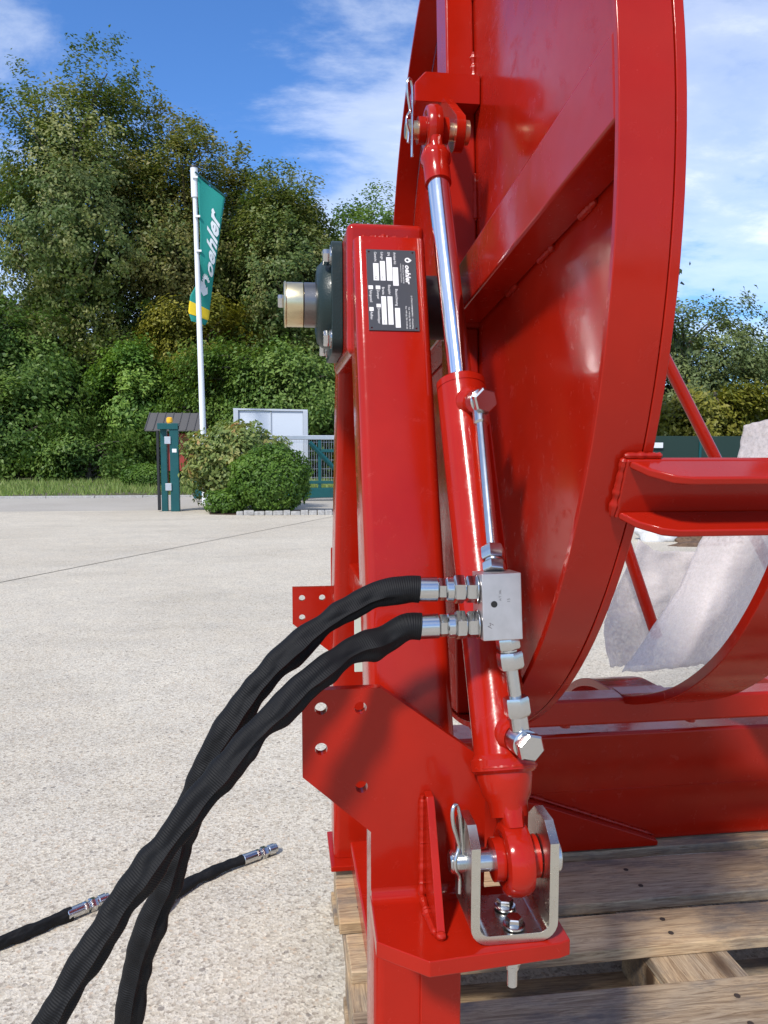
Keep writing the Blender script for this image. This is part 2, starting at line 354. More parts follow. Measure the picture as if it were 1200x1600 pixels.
def verge():
    n = 70; m = 14; vs = []; fs = []
    for j in range(m+1):
        for i in range(n+1):
            x = -30 + i*(34/n)*1.0; y = 17.32 + j*(9/m); vs.append((x, y, .02 + .03*j/m + .05*noise.noise(Vector((x*.7, y*.7, 0)))))
    for j in range(m):
        for i in range(n): a = j*(n+1)+i; fs.append((a, a+1, a+n+2, a+n+1))
    tag(MB().add(vs, fs).build('verge_soil', EARTH), kind='structure')
verge()
def blades(name, x0, x1, y0, y1, cnt, h, wd, m, z=.02):
    n = cnt; x = RNG.uniform(x0, x1, n); y = RNG.uniform(y0, y1, n); hh = h*RNG.uniform(.4, 1.25, n); a = RNG.uniform(0, 6.28, n); lean = RNG.normal(0, .35, (n, 2))*hh[:, None]
    v = np.zeros((n, 3, 3)); v[:, 0] = np.c_[x-np.cos(a)*wd, y-np.sin(a)*wd, np.full(n, z)]; v[:, 1] = np.c_[x+np.cos(a)*wd, y+np.sin(a)*wd, np.full(n, z)]
    v[:, 2] = np.c_[x+lean[:, 0], y+lean[:, 1], z+hh]
    return np_mesh(name, v.reshape(-1, 3), 3, m, np.repeat(RNG.uniform(0, 1, n), 3))
def np_mesh(name, verts, k, m, tint, parent=None):
    nv = len(verts); nf = nv//k; me = bpy.data.meshes.new(name)
    if parent is not None: verts = verts - np.array(parent['_o'])
    me.vertices.add(nv); me.vertices.foreach_set('co', verts.astype(np.float32).ravel())
    me.loops.add(nv); me.loops.foreach_set('vertex_index', np.arange(nv, dtype=np.int32))
    me.polygons.add(nf); me.polygons.foreach_set('loop_start', np.arange(0, nv, k, dtype=np.int32)); me.polygons.foreach_set('loop_total', np.full(nf, k, dtype=np.int32))
    at = me.attributes.new('tint', 'FLOAT', 'POINT'); at.data.foreach_set('value', tint.astype(np.float32))
    me.update(); me.validate(); me.materials.append(m); o = bpy.data.objects.new(name, me); COL.objects.link(o)
    if parent is not None: o.parent = parent
    return o
tag(blades('verge_grass', -22, 1.5, 17.34, 25.5, 26000, .17, .012, LEAF_GRASS), 'short green grass on the verge along the road', 'grass', kind='stuff')

# ------------------------------------------------------------------ trees, shrubs
def leaf_quads(C, size, tint, out, spread=.55):
    n = len(C); nrm = RNG.normal(0, 1, (n, 3))*spread*.66 + out + np.array([0, 0, .35]); nrm /= np.linalg.norm(nrm, axis=1)[:, None]
    t = RNG.normal(0, 1, (n, 3)); t[:, 2] -= .4; t -= nrm*(t*nrm).sum(1)[:, None]; t /= np.linalg.norm(t, axis=1)[:, None]; b = np.cross(nrm, t)
    s = (size*RNG.uniform(.6, 1.35, n))[:, None]; v = np.zeros((n, 4, 3))
    v[:, 0] = C - t*s*.5; v[:, 1] = C + b*s*.27 + nrm*s*.07 - t*s*.05; v[:, 2] = C + t*s*.55 - nrm*s*.06; v[:, 3] = C - b*s*.27 + nrm*s*.07 - t*s*.05
    return v.reshape(-1, 3), np.repeat(tint, 4)
def crown_points(c, rad, nblob, nclump, per, blobr, clumpr, low=-.9):
    c = np.array(c); rad = np.array(rad); P = []; O = []; T = []; B = []
    d = RNG.normal(0, 1, (nblob*4, 3)); d /= np.linalg.norm(d, axis=1)[:, None]; d = d[d[:, 2] > low][:nblob]
    fr = RNG.uniform(.35, .88, len(d)); bc = c + d*rad*fr[:, None]
    for k in range(len(d)):
        br = blobr*RNG.uniform(.65, 1.3)*rad.mean(); bt = RNG.uniform(0, 1)
        e = RNG.normal(0, 1, (nclump, 3)); e /= np.linalg.norm(e, axis=1)[:, None]; cc = bc[k] + e*br*(RNG.uniform(.25, 1, nclump)**.5)[:, None]*np.array([1, 1, .8])
        ct = np.clip(bt*.5 + RNG.uniform(0, .5, nclump), 0, 1)
        pts = cc[:, None, :] + RNG.normal(0, clumpr, (nclump, per, 3)); P.append(pts.reshape(-1, 3))
        o = pts - c; o = o/np.linalg.norm(o, axis=2)[..., None]; O.append(o.reshape(-1, 3)); T.append(np.repeat(ct, per)); B.append(bc[k])
    return np.concatenate(P), np.concatenate(O), np.concatenate(T), B
def tree(name, label, base, c, rad, m, nblob=30, nclump=22, per=16, size=.30, blobr=.29, clumpr=.165, trunk=.2, group='trees beyond the road', cat='tree', low=-.95):
    t = thing(name, label, cat, base, group)
    P, O, T, B = crown_points(c, rad, nblob, nclump, per, blobr, clumpr, low)
    keep = P[:, 2] > .1; P, O, T = P[keep], O[keep], T[keep]
    v, ti = leaf_quads(P, size, T, O*.8); np_mesh('crown', v, 4, m, ti, t)
    b = Vector(base); top = Vector(c) + Vector((0, 0, rad[2]*.55)); mb = MB(); L = []
    for i in range(9):
        f = i/8; L.append(b.lerp(top, f) + Vector((noise.noise(Vector((f*3, b.x, 1))), noise.noise(Vector((f*3, b.x, 7))), 0))*.5*f)
    mb.tube(L, lambda f, l: trunk*(1-.85*f)+.02, 9)
    mb.build('trunk', BARK, t)
    mb = MB()
    for q in B:
        q = Vector(q); f = min(.9, max(.12, (q.z - b.z)/(top.z-b.z) - .18)); s = L[int(f*8)]
        mid = s.lerp(q, .5) + Vector((0, 0, .1*(q-s).length)); mb.tube(spline([s, mid, q], 4), lambda f, l: trunk*.3*(1-.8*f)+.008, 5)
    mb.build('limbs', BARK, t); return t
TREES = [
 ('ash_tree', 'tallest tree at the left edge, golden seed clusters, bare twigs at top', (-7.4,29.5,0), (-7.2,29.5,9.0), (3.9,3.2,6.9), LEAF_GOLD, dict(nblob=70, nclump=34, per=44, size=.135)),
 ('ash_tree', 'brownish gold tree with a tapering crown directly left of the flag', (-3.3,30.3,0), (-3.6,30.3,8.0), (2.3,2.6,6.3), LEAF_BROWN, dict(nblob=54, nclump=30, per=44, size=.135)),
 ('ash_tree', 'slim mixed green tree with a pointed crown right of the flag', (.3,29.6,0), (.3,29.6,6.9), (3.0,2.4,5.6), LEAF_GOLD, dict(nblob=50, nclump=30, per=44, size=.135)),
 ('broad_tree', 'rounded darker green tree just left of the red stand, farthest back', (3.9,35.5,0), (3.9,35.5,7.8), (4.2,3.2,5.0), LEAF_GREEN, dict(nblob=50, nclump=30, per=36, size=.155)),
 ('broad_tree', 'tall tree filling the gap between the ash trees, mostly hidden', (-1.6,34.5,0), (-1.5,33.2,7.7), (3.9,2.6,6.3), LEAF_BROWN, dict(nblob=46, nclump=28, per=36, size=.16)),
 ('broad_tree', 'dark dense tree low at the left edge behind the verge', (-9.2,27.6,0), (-9.0,27.6,3.4), (3.2,1.8,3.4), LEAF_GREEN, dict(nblob=46, nclump=28, per=36, size=.14)),
 ('young_tree', 'light green bushy tree above the low hedge left of the gate', (-4.9,27.0,0), (-4.9,27.0,2.4), (1.9,1.4,2.5), LEAF_FRESH, dict(nblob=34, nclump=24, per=34, size=.14)),
 ('young_tree', 'yellow green leafy tree halfway up behind the flag pole', (-2.8,28.2,0), (-2.8,28.2,4.6), (2.6,1.5,2.3), LEAF_YEL, dict(nblob=34, nclump=24, per=36, size=.14)),
 ('broad_shrub', 'wide rounded olive green shrub behind the white information board', (.4,26.0,0), (.4,26.0,2.4), (4.6,1.8,2.6), LEAF_GREEN, dict(nblob=64, nclump=28, per=34, size=.13, blobr=.26)),
 ('broad_shrub', 'grey green shrub at the left end of the verge', (-8.6,26.2,0), (-8.6,26.2,1.6), (2.8,1.2,1.8), LEAF_GREEN, dict(nblob=34, nclump=24, per=32, size=.13)),
 ('broad_shrub', 'dark low shrub on the verge just left of the clipped hedge', (-6.2,25.9,0), (-6.2,25.9,.75), (3.2,.8,1.0), LEAF_GREEN, dict(nblob=40, nclump=22, per=26, size=.12, blobr=.22, trunk=.08)),
 ('broad_tree', 'large grey green tree right of the drum rim', (18.6,34.0,0), (18.4,34.0,4.2), (5.6,3.6,4.1), LEAF_GREY, dict(nblob=60, nclump=26, per=30, size=.17, blobr=.26)),
 ('broad_tree', 'grey green tree at the right edge behind the packing fleece', (26,33.5,0), (25.5,33.5,4.0), (4.6,3.4,4.0), LEAF_GREY, dict(nblob=46, nclump=24, per=30, size=.17, blobr=.26)),
 ('broad_shrub', 'pale yellow green shrub low behind the diagonal red rod', (15.6,26.5,0), (15.6,26.5,2.1), (3.6,1.4,1.9), LEAF_YEL, dict(nblob=40, nclump=24, per=20, size=.17, blobr=.24)),
 ('young_tree', 'thin dark tree peeking out beside the drum rim at right', (10.6,23.6,0), (10.6,23.6,5.2), (2.35,1.6,2.6), LEAF_DARK, dict(nblob=26, nclump=16, per=14, size=.20, blobr=.24)),
]
for nm, lb, b, c, rad, m, kw in TREES: tree(nm, lb, b, c, rad, m, **kw)
def woodland():
    v = []; t = []
    for (x0, x1, y, h) in ((-24, 9, 38, 7.2), (9, 48, 40, 4.2), (-14, 3.5, 31.5, 4.5)):
        n = int((x1-x0)*h*60); P = np.c_[RNG.uniform(x0, x1, n), y + RNG.normal(0, .6, n), RNG.uniform(0, 1, n)**.9*h]
        P[:, 2] *= 1 + .16*np.sin(P[:, 0]*.9) + .1*np.sin(P[:, 0]*2.3+1)
        a, b = leaf_quads(P, .62, RNG.uniform(0, 1, n), np.tile([0., -.9, .2], (n, 1))); v.append(a); t.append(b)
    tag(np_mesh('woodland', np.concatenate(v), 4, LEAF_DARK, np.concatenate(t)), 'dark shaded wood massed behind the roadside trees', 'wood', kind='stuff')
woodland()
def bush(name, label, base, c, rad, m, n, size, shell=.34, lump=.16, group='bushes at the gate', cat='bush'):
    t = thing(name, label, cat, base, group); c = np.array(c); rad = np.array(rad)
    d = RNG.normal(0, 1, (n, 3)); d /= np.linalg.norm(d, axis=1)[:, None]
    lumpy = np.array([1 + lump*noise.noise(Vector(q*2.3 + c)) + lump*.7*noise.noise(Vector(q*6 + c)) for q in d])
    P = c + d*rad*(lumpy*(1 - shell*RNG.uniform(0, 1, n)**1.6))[:, None]; keep = P[:, 2] > .03; P = P[keep]; d = d[keep]
    tint = np.array([.5 + .5*noise.noise(Vector(q*3.1)) for q in P]) ; tint = np.clip(tint*.7 + RNG.uniform(0, .3, len(P)), 0, 1)
    v, ti = leaf_quads(P, size, tint, d*.8, .6); np_mesh('foliage', v, 4, m, ti, t)
    mb = MB()
    for k in range(9):
        q = Vector(c) + Vector((random.uniform(-.6, .6)*rad[0], random.uniform(-.6, .6)*rad[1], random.uniform(0, .6)*rad[2]))
        b = Vector(base) + Vector((random.uniform(-.1, .1), random.uniform(-.1, .1), -.01)); mb.tube(spline([b, b.lerp(q, .5)+Vector((0, 0, .08)), q], 4), lambda f, l: .018*(1-.8*f)+.003, 5)
    mb.build('stems', BARK, t); return t
bush('flowering_bush', 'large loose bush with reddish shoot tips beside the gate post', (-.80,13.55,0), (-.78,13.55,.80), (.92,.75,.72), LEAF_PHOT, 12000, .085, .5, .3)
bush('clipped_bush', 'clipped rounded bright green bush in front of the information board', (-.18,12.55,0), (-.17,12.55,.56), (.645,.55,.555), LEAF_BOX, 13000, .055, .25, .15)
bush('low_bush', 'low dark green shrub at the foot of the two bushes', (-.95,12.75,0), (-.90,12.7,.16), (.36,.35,.24), LEAF_BOX, 3200, .055, .5, .25)
bush('clipped_hedge', 'low clipped dark hedge on the verge behind the gate post', (-3.7,22.0,.02), (-3.7,22.0,.30), (.72,.4,.36), LEAF_BOX, 6000, .075, .2, .06, cat='hedge')

# ------------------------------------------------------------------ gate, flag, boards
gp = thing('gate_post', 'teal twin gate post with yellow beacon beside the bushes', 'gate post', (-1.86, 13.25, 0))
MB().box((-2.00,13.20,0), (-1.90,13.30,1.42)).build('upright', TEAL, gp, .006)
MB().box((-1.84,13.12,0), (-1.70,13.24,1.43)).build('upright', TEAL, gp, .006)
MB().box((-2.03,13.10,1.36), (-1.70,13.28,1.46)).build('head_beam', TEAL, gp, .006)
MB().box((-2.06,13.17,.02), (-2.02,13.27,1.34)).build('rubber_strip', BLACK, gp, .004)
for z in (.35, 1.12):
    MB().box((-1.92,13.10,z), (-1.82,13.16,z+.12)).build('hinge_bracket', GALV, gp, .004)
bc_ = MB().lathe((-1.84,13.18,1.46), (0,0,1), [(0,.045),(.02,.045),(.02,.052),(.085,.050),(.10,.03)], 20).build('beacon', YEL, gp)
MB().box((-1.80,13.112,.98), (-1.73,13.119,1.04)).build('label_plate', WHITEP, gp)
gl = thing('sliding_gate', 'teal sliding gate with grey top rail and wire mesh infill', 'gate', (1.0, 15.7, 0))
MB().box((-1.75,15.66,1.23), (4.6,15.76,1.32)).build('top_rail', GALV, gl, .01)
MB().box((-1.75,15.64,.06), (4.6,15.78,.26)).build('bottom_beam', TEAL, gl, .008)
MB().box((-1.75,15.67,.34), (4.6,15.75,.40)).build('bottom_rail', TEAL, gl, .006)
for x in (-1.7, .72, 1.15, 2.9, 4.5): MB().box((x,15.68,.26), (x+.06,15.74,1.23)).build('upright', TEAL, gl, .004)
MB().tube([(.55,15.66,1.18), (1.38,15.66,.30)], .045, 4).build('diagonal_brace', TEAL, gl)
MB().box((.72,15.68,.98), (2.9,15.74,1.04)).build('cross_rail', TEAL, gl, .004)
MB().box((1.22,15.70,.40), (2.88,15.72,.97)).build('infill_panel', TEAL, gl)
mm = MB()
for i in range(125): mm.box((-1.66+i*.05,15.705,.40), (-1.655+i*.05,15.711,1.23))
for i in range(5): mm.box((-1.7,15.711,.46+i*.18), (4.5,15.717,.466+i*.18))
tag(mm.build('wire_mesh', GALV, gl), kind='stuff')
nsx = thing('notice_shelter', 'small red timber notice shelter with grey sheet roof', 'shelter', (-2.3, 18.2, 0))
for x in (-2.72, -1.85): MB().box((x,18.1,0), (x+.13,18.25,1.5)).build('post', REDW, nsx, .006)
MB().box((-2.60,18.14,.55), (-1.85,18.19,1.4)).build('notice_panel', REDW, nsx, .004)
for i in range(7):
    x0 = -3.02 + i*.178
    MB().add([(x0,17.75,1.47),(x0+.172,17.75,1.47),(x0+.172+.05,18.2,1.87),(x0+.05,18.2,1.87),(x0,17.75,1.445),(x0+.172,17.75,1.445),(x0+.222,18.2,1.845),(x0+.05,18.2,1.845)],
      [(0,1,2,3),(7,6,5,4),(0,4,5,1),(1,5,6,2),(2,6,7,3),(3,7,4,0)]).build('roof_panel', ROOFM, nsx)
    MB().tube([(x0,17.748,1.478),(x0+.05,18.2,1.878)], .012, 5).build('roof_seam', ROOFM, nsx)
MB().add([(-3.0,18.21,1.86),(-1.75,18.21,1.86),(-1.70,18.65,1.50),(-3.05,18.65,1.50)], [(0,1,2,3)]).build('rear_roof', ROOFM, nsx)
ib = thing('information_board', 'blank white double panel information board behind the bushes', 'board', (-.22, 16.45, 0))
MB().box((-1.0,16.45,.10), (-.90,16.62,1.88)).build('side_frame', GREYP, ib, .006); MB().box((.44,16.28,.10), (.54,16.45,1.84)).build('side_frame', GREYP, ib, .006)
for a, b in ((-.895, -.235), (-.215, .435)):
    ya = 16.50 - (a+.9)*.125; yb = 16.50 - (b+.9)*.125
    MB().add([(a,ya,.12),(b,yb,.12),(b,yb,1.83),(a,ya,1.85),(a,ya+.03,.12),(b,yb+.03,.12),(b,yb+.03,1.83),(a,ya+.03,1.85)], [(0,1,2,3),(7,6,5,4),(0,4,5,1),(1,5,6,2),(2,6,7,3),(3,7,4,0)]).build('panel', BOARDP, ib)
MB().obox((-.235,16.42,1.862), (.77,-.09,-.014), (0,.045,0), (0,0,.018)).build('top_frame', GREYP, ib)
MB().obox((-.225,16.405,1.0), (.008,0,0), (0,.012,0), (0,0,.82)).build('mullion', GREYP, ib)
fp = thing('flag_pole', 'slender white flag pole leaning slightly beside the gate', 'flag pole', (-1.46, 15.0, 0))
pb, pt_ = Vector((-1.46,15.0,0)), Vector((-1.557,14.99,6.2))
MB().tube([pb, pb.lerp(pt_, .5), pt_], lambda f, l: .062-.022*f, 16).build('pole', WHITEP, fp)
MB().cyl(pb.lerp(pt_, .915), pt_, .066, n=20).build('rotating_sleeve', WHITEP, fp); MB().lathe(pt_, (0,0,1), [(0,.075),(.03,.07),(.055,.03)], 18).build('cap', BLACK, fp)
fA = Vector((-1.485,14.94,6.06))
# flag surface: u across, v down; built as hanging, twisted cloth beside and behind the pole
FY = 14.93
FL = [(0,-1.49,6.05),(.18,-1.485,5.62),(.40,-1.46,5.00),(.60,-1.475,4.45),(.70,-1.52,4.20),(.80,-1.68,3.92),(.90,-1.72,3.62),(1.0,-1.67,3.44)]
FR = [(0,-1.01,5.72),(.18,-1.09,5.22),(.40,-1.18,4.66),(.60,-1.26,4.20),(.70,-1.30,3.98),(.80,-1.335,3.76),(.90,-1.36,3.52),(1.0,-1.43,3.40)]
def lerp_tab(tab, v):
    for (a, b) in zip(tab[:-1], tab[1:]):
        if v <= b[0]:
            t = (v-a[0])/(b[0]-a[0]); return (a[1]+(b[1]-a[1])*t, a[2]+(b[2]-a[2])*t)
    return tab[-1][1:]
def flag_pt(u, v, off=0):
    a = lerp_tab(FL, v); b = lerp_tab(FR, v); behind = .16*max(0, min(1, (v-.55)/.15))
    y = FY + .018*math.sin(u*4.5+v*3) + .18*u + behind - off
    return Vector((a[0]+(b[0]-a[0])*u, y, a[1]+(b[1]-a[1])*u))
fl = thing('flag', 'teal hanging flag with white lettering and yellow lower band', 'flag', tuple(fA))
def flag_part(name, u0, u1, v0, v1, m, off, parent):
    nu, nv = 12, 40; b = MB(); vs = [flag_pt(u0+(u1-u0)*i/nu, v0+(v1-v0)*j/nv, off) for j in range(nv+1) for i in range(nu+1)]
    b.add(vs, [(j*(nu+1)+i, j*(nu+1)+i+1, (j+1)*(nu+1)+i+1, (j+1)*(nu+1)+i) for j in range(nv) for i in range(nu)])
    o = b.build(name, m, parent); sd = o.modifiers.new('thickness', 'SOLIDIFY'); sd.thickness = .003; return o
cl_ = flag_part('cloth', 0, 1, 0, 1, FLAGC, 0, fl); flag_part('yellow_band', -.002, 1.002, .835, .925, FLAGY, .008, fl)
flag_part('bottom_hem', -.001, 1.001, .985, 1, FLAGC, .008, fl)
MB().tube([flag_pt(-.08, -.01, .01), flag_pt(.5, -.01, .01), flag_pt(1.0, -.008, .01)], .016, 8).build('arm', TEAL, fl)
for v in (.03, .3, .52): MB().obox(flag_pt(-.10, v, 0), (.05,0,0), (0,.012,0), (0,0,.018)).build('clip', WHITEP, fl)
vs_, fs_ = text_mesh('oehler', 1.0, .18, .03); wmax = max(p.x for p in vs_)
MB().add([flag_pt(.93 - .58*(p.y/.78) , .60 - .47*p.x/wmax, .022) for p in vs_], fs_).build('lettering', FLAGW, fl, smooth=False)
gear = []
for k in range(48):
    q = math.pi*1.35*k/47 + R(30); gear.append((math.cos(q)*(.155 if (k//2) % 2 else .125), math.sin(q)*(.155 if (k//2) % 2 else .125)))
for k in range(24):
    q = math.pi*1.35*(1-k/23) + R(30); gear.append((math.cos(q)*.062, math.sin(q)*.062))
def emblem(poly, name):
    tri = tessellate_polygon([[Vector((x, y, 0)) for x, y in poly]])
    MB().add([flag_pt(.55+x*2.0, .665-y*.36, .022) for x, y in poly], [tuple(t) for t in tri]).build(name, FLAGW, fl, smooth=False)
emblem(gear, 'gear_emblem'); emblem([(-.19,-.06),(-.06,-.055),(.02,-.10),(.06,-.05),(.11,-.17),(.02,-.27),(-.09,-.22)], 'drop_emblem')
# kerb stones round the planted bed
sheet('planting_bed', [(-1.15,12.42),(-.5,12.18),(3.2,11.95),(3.2,12.9),(-.6,13.3),(-1.2,13.2)], .006, SOIL)
kr = thing('bed_edging', 'row of pale granite stones edging the bed at the bushes', 'edging', (.4, 12.15, 0))
x = -.72
while x < 3.2:
    l = random.uniform(.11, .17); y = 12.26 - (x+.72)*.085 + random.uniform(-.01, .01); hgt = random.uniform(.055, .075)
    MB().box((x, y-.06, -.02), (x+l-.005, y+.06, hgt), Matrix.Rotation(random.uniform(-.06, .06), 3, 'Z')).build('stone', GRANITE, kr, .016); x += l
# right-hand background
gf = thing('panel_fence', 'dark green panel fence far behind the right-hand trees', 'fence', (14, 23.2, 0))
GREENF = simple('dark_green_panel', (.010, .032, .024), .6)
for i in range(7):
    MB().box((9.5+i*1.9,23.2,.05), (11.3+i*1.9,23.24,1.48)).build('panel', GREENF, gf, .01); MB().box((11.31+i*1.9,23.17,0), (11.39+i*1.9,23.27,1.56)).build('post', TEAL, gf, .01)
tag(MB().box((11.6,23.12,1.10), (11.95,23.14,1.27)).build('small_sign', WHITEP, bevel=.006, loc=(11.77,23.13,1.1)), 'small blank white sign on the dark green fence', 'sign')
car = thing('parked_car', 'dark parked car half hidden behind packing fleece at right', 'car', (11.5, 14.6, 0)); CRX = 11.5
prof = [(-2.1,.32),(-2.15,.62),(-2.05,.78),(-1.15,.90),(-.45,1.26),(.85,1.30),(1.55,1.02),(2.05,.92),(2.12,.45),(2.0,.28),(1.62,.28),(1.5,.52),(1.25,.60),(1.0,.52),(.88,.28),(-.98,.28),(-1.1,.52),(-1.35,.60),(-1.6,.52),(-1.72,.28)]
MB().prism(prof, (CRX,13.8,0), (1,0,0), (0,0,1), (0,1,0), 1.6).build('body', CARB, car, .06, 3)
for s_, y in ((-1, 13.792), (1, 15.402)):
    for q in ([(-1.0,.93),(-.42,1.20),(.15,1.22),(.15,.93)], [(.2,.93),(.2,1.22),(.82,1.23),(1.3,1.0),(1.2,.93)]):
        MB().prism(q, (CRX,y,0), (1,0,0), (0,0,1), (0,1,0), .008).build('side_window', GLASS, car)
MB().add([(CRX-1.13,13.95,.93),(CRX-1.13,15.25,.93),(CRX-.47,15.15,1.265),(CRX-.47,14.05,1.265)], [(0,1,2,3)]).build('windscreen', GLASS, car)
for x in (CRX-1.35, CRX+1.25):
    for y in (13.80, 15.22):
        wh = MB().ring((x,y,.30), (0,1,0), [(0,.17),(0,.27),(.03,.30),(.15,.30),(.18,.27),(.18,.17)], 28).build('wheel', BLACK, car)
        MB().lathe((x,y+.02,.30), (0,1,0), [(0,.10),(.01,.17),(.13,.17),(.14,.10)], 20).build('rim', GALV, wh)
for y in (13.95, 14.95): MB().box((CRX-2.16,y,.62), (CRX-2.10,y+.3,.74)).build('headlight', WHITEP, car, .02)
def rock(name, label, c, r, m, seed, cat='rock'):
    bm = bmesh.new(); bmesh.ops.create_icosphere(bm, subdivisions=3, radius=1)
    for v in bm.verts:
        k = 1 + .45*noise.noise(v.co*1.4 + Vector((seed, 0, 0))) + .15*noise.noise(v.co*4 + Vector((seed, 3, 0))); v.co = Vector((v.co.x*r[0], v.co.y*r[1], v.co.z*r[2]))*k
    me = bpy.data.meshes.new(name); bm.to_mesh(me); bm.free(); me.materials.append(m); me.shade_smooth(); o = bpy.data.objects.new(name, me); o.location = c; COL.objects.link(o); return tag(o, label, cat, 'boulders and soil on the yard')
rock('boulder', 'pale boulder on the yard behind the drum at right', (4.15,8.15,.06), (.22,.18,.13), ROCKW, 3)
rock('boulder', 'smaller flat pale boulder nearest the soil heap', (4.62,8.3,.03), (.25,.16,.07), ROCKW, 9)
rock('soil_heap', 'brown soil heap beside the pale boulders', (4.75,8.05,.03), (.38,.25,.10), SOIL, 5, 'soil')
rock('soil_heap', 'thin strip of brown soil in front of the boulders', (4.35,7.62,.0), (.30,.08,.05), SOIL, 15, 'soil')

NAIL = simple('rusty_nail', (.06, .045, .035), .6, .4)
# ------------------------------------------------------------------ wooden pallet
pl = thing('wooden_pallet', 'weathered wooden pallet under the red machine', 'pallet', (.70, 1.24, 0))
PX0, PX1 = .098, 1.298
def board(lo, hi, along_y=False, nm='deck_board'):
    L = (hi[1]-lo[1]) if along_y else (hi[0]-lo[0]); W = (hi[0]-lo[0]) if along_y else (hi[1]-lo[1]); T = hi[2]-lo[2]; b = MB(); n = 14; vs = []; sd = random.random()*99
    for i in range(n+1):
        t = -L/2 + L*i/n
        for (a, c) in ((-W/2, -T/2), (W/2, -T/2), (W/2, T/2), (-W/2, T/2)):
            j = noise.noise(Vector((t*5, a*30, sd)))*.0025; k = noise.noise(Vector((t*6, c*60+a*9, sd+7)))*.0012
            vs.append((t + (noise.noise(Vector((sd, a*40, 3)))*.005 if i in (0, n) else 0), a + j, c + k))
    fs = [(i*4+k, i*4+(k+1) % 4, (i+1)*4+(k+1) % 4, (i+1)*4+k) for i in range(n) for k in range(4)] + [(3,2,1,0), tuple(n*4+k for k in range(4))]
    o = b.add(vs, fs).build(nm, WOOD, None, .0025); o.parent = pl
    c = Vector([(l+h)/2 for l, h in zip(lo, hi)]) - Vector(pl['_o']); o.location = c
    if along_y: o.rotation_euler = (0, 0, R(90))
    return o
for (a, b, dx) in ((1.520,1.660,.004), (1.338,1.486,-.002), (1.203,1.304,.006), (.968,1.113,0), (.83,.925,.003)): board((PX0+dx, a, .122), (PX1+dx, b, .144))
for (a, b) in ((PX0+.004,PX0+.104), (.625,.770), (PX1-.104,PX1-.004)): board((a, .84, .100), (b, 1.655, .1215), True, 'stringer_board')
for (a, b) in ((PX0+.006,PX0+.106), (.625,.770), (PX1-.106,PX1-.006)):
    for (c, d) in ((.845,.945), (1.17,1.315), (1.555,1.650)): board((a, c, .0222), (b, d, .0996), False, 'block')
for (c, d) in ((.845,.945), (1.17,1.315), (1.555,1.650)): board((PX0, c, 0), (PX1, d, .0218), False, 'bottom_board')
for (a, b) in ((1.52,1.66), (1.338,1.486), (1.203,1.304), (.968,1.113)):
    for x in (.15, .69, 1.25):
        for q in (.3, .7): MB().lathe((x+random.uniform(-.015, .015), a+(b-a)*q, .1438), (0,0,1), [(0,.0050),(.0011,.0050),(.0013,.0035)], 10).build('nail', NAIL, pl)

# ------------------------------------------------------------------ red stand (A-frame)
ST = thing('machine_stand', 'red steel A-frame stand with drilled bracket plate and bearing', 'stand', (.15, 1.22, .144))
X0, X1 = .098, .196
def rounded_tube(path, hx, hy, rr=.012, nseg=5):          # rectangular hollow section swept along path (Y,Z), X fixed
    prof = []
    for cx, cy, a0 in ((hx-rr, hy-rr, 0), (-(hx-rr), hy-rr, 90), (-(hx-rr), -(hy-rr), 180), (hx-rr, -(hy-rr), 270)):
        for k in range(nseg+1):
            q = R(a0 + 90*k/nseg); prof.append((cx + rr*math.cos(q), cy + rr*math.sin(q)))
    b = MB(); vs = []; n = len(prof); xc = (X0+X1)/2
    for i, (y, z) in enumerate(path):
        p = Vector((0, y, z)); t = Vector((0, *path[min(i+1, len(path)-1)])) - Vector((0, *path[max(i-1, 0)])); t.normalize()
        if i == 0: t = (Vector((0, *path[1])) - p).normalized()
        nrm = Vector((1, 0, 0)).cross(t); k = 1
        if 0 < i < len(path)-1:
            d = (Vector((0, *path[i+1])) - p).normalized(); k = 1/max(.5, d.dot(t))
        vs += [p + Vector((xc + a, 0, 0)) + nrm*c*k for a, c in prof]
    fs = [(i*n+k, i*n+(k+1) % n, (i+1)*n+(k+1) % n, (i+1)*n+k) for i in range(len(path)-1) for k in range(n)] + [tuple(range(n-1, -1, -1)), tuple((len(path)-1)*n+k for k in range(n))]
    return b.add(vs, fs)
# front faces: near leg front at Y .872 (Z .728) -> 1.063 (Z 1.307); legs 90 mm deep
nd = Vector((0, .191, .579)).normalized(); nn = Vector((0, -nd.z, nd.y))            # outward normal of the near leg front
def near_front(z): return .872 + (z-.728)*.3299
HY = .045
def near_c(z): q = Vector((0, near_front(z), z)) - nn*HY; return (q.y, q.z)
a_, b_ = near_c(1.288), near_c(.60)
MB_leg = rounded_tube([a_, b_, (b_[0]-.002, .158)], .049, HY)
MB_leg.build('near_leg', RED, ST)
a2, b2 = (2.455-a_[0], a_[1]), (2.455-b_[0], b_[1])
rounded_tube([a2, b2, (b2[0]+.002, .158)], .0488, HY).build('far_leg', RED, ST)
MB().box((.092,1.095,1.135), (.202,1.385,1.318)).build('apex_box', RED, ST, .010, 3)
weld(ST, [(.106, 1.090, 1.2905), (.15, 1.087, 1.2935), (.19, 1.090, 1.2905)], .009)
MB().box((.09, b2[0]-.075, .1455), (.206, b2[0]+.075, .157)).build('foot_plate', RED, ST, .002)
MB().box((.09, b_[0]-.075, .1455), (.206, b_[0]+.075, .157)).build('foot_plate', RED, ST, .002)
MB().box((.150, b_[0]-HY-.0075, .158), (.197, b_[0]-HY+.002, .512)).build('leg_strip', RED, ST, .002)
MB().box((.128,.955,.168), (.168,1.50,.214)).build('bottom_tie', RED, ST, .005)
MB().box((.125,.985,.74), (.170,1.47,.785)).build('middle_tie', RED, ST, .005)
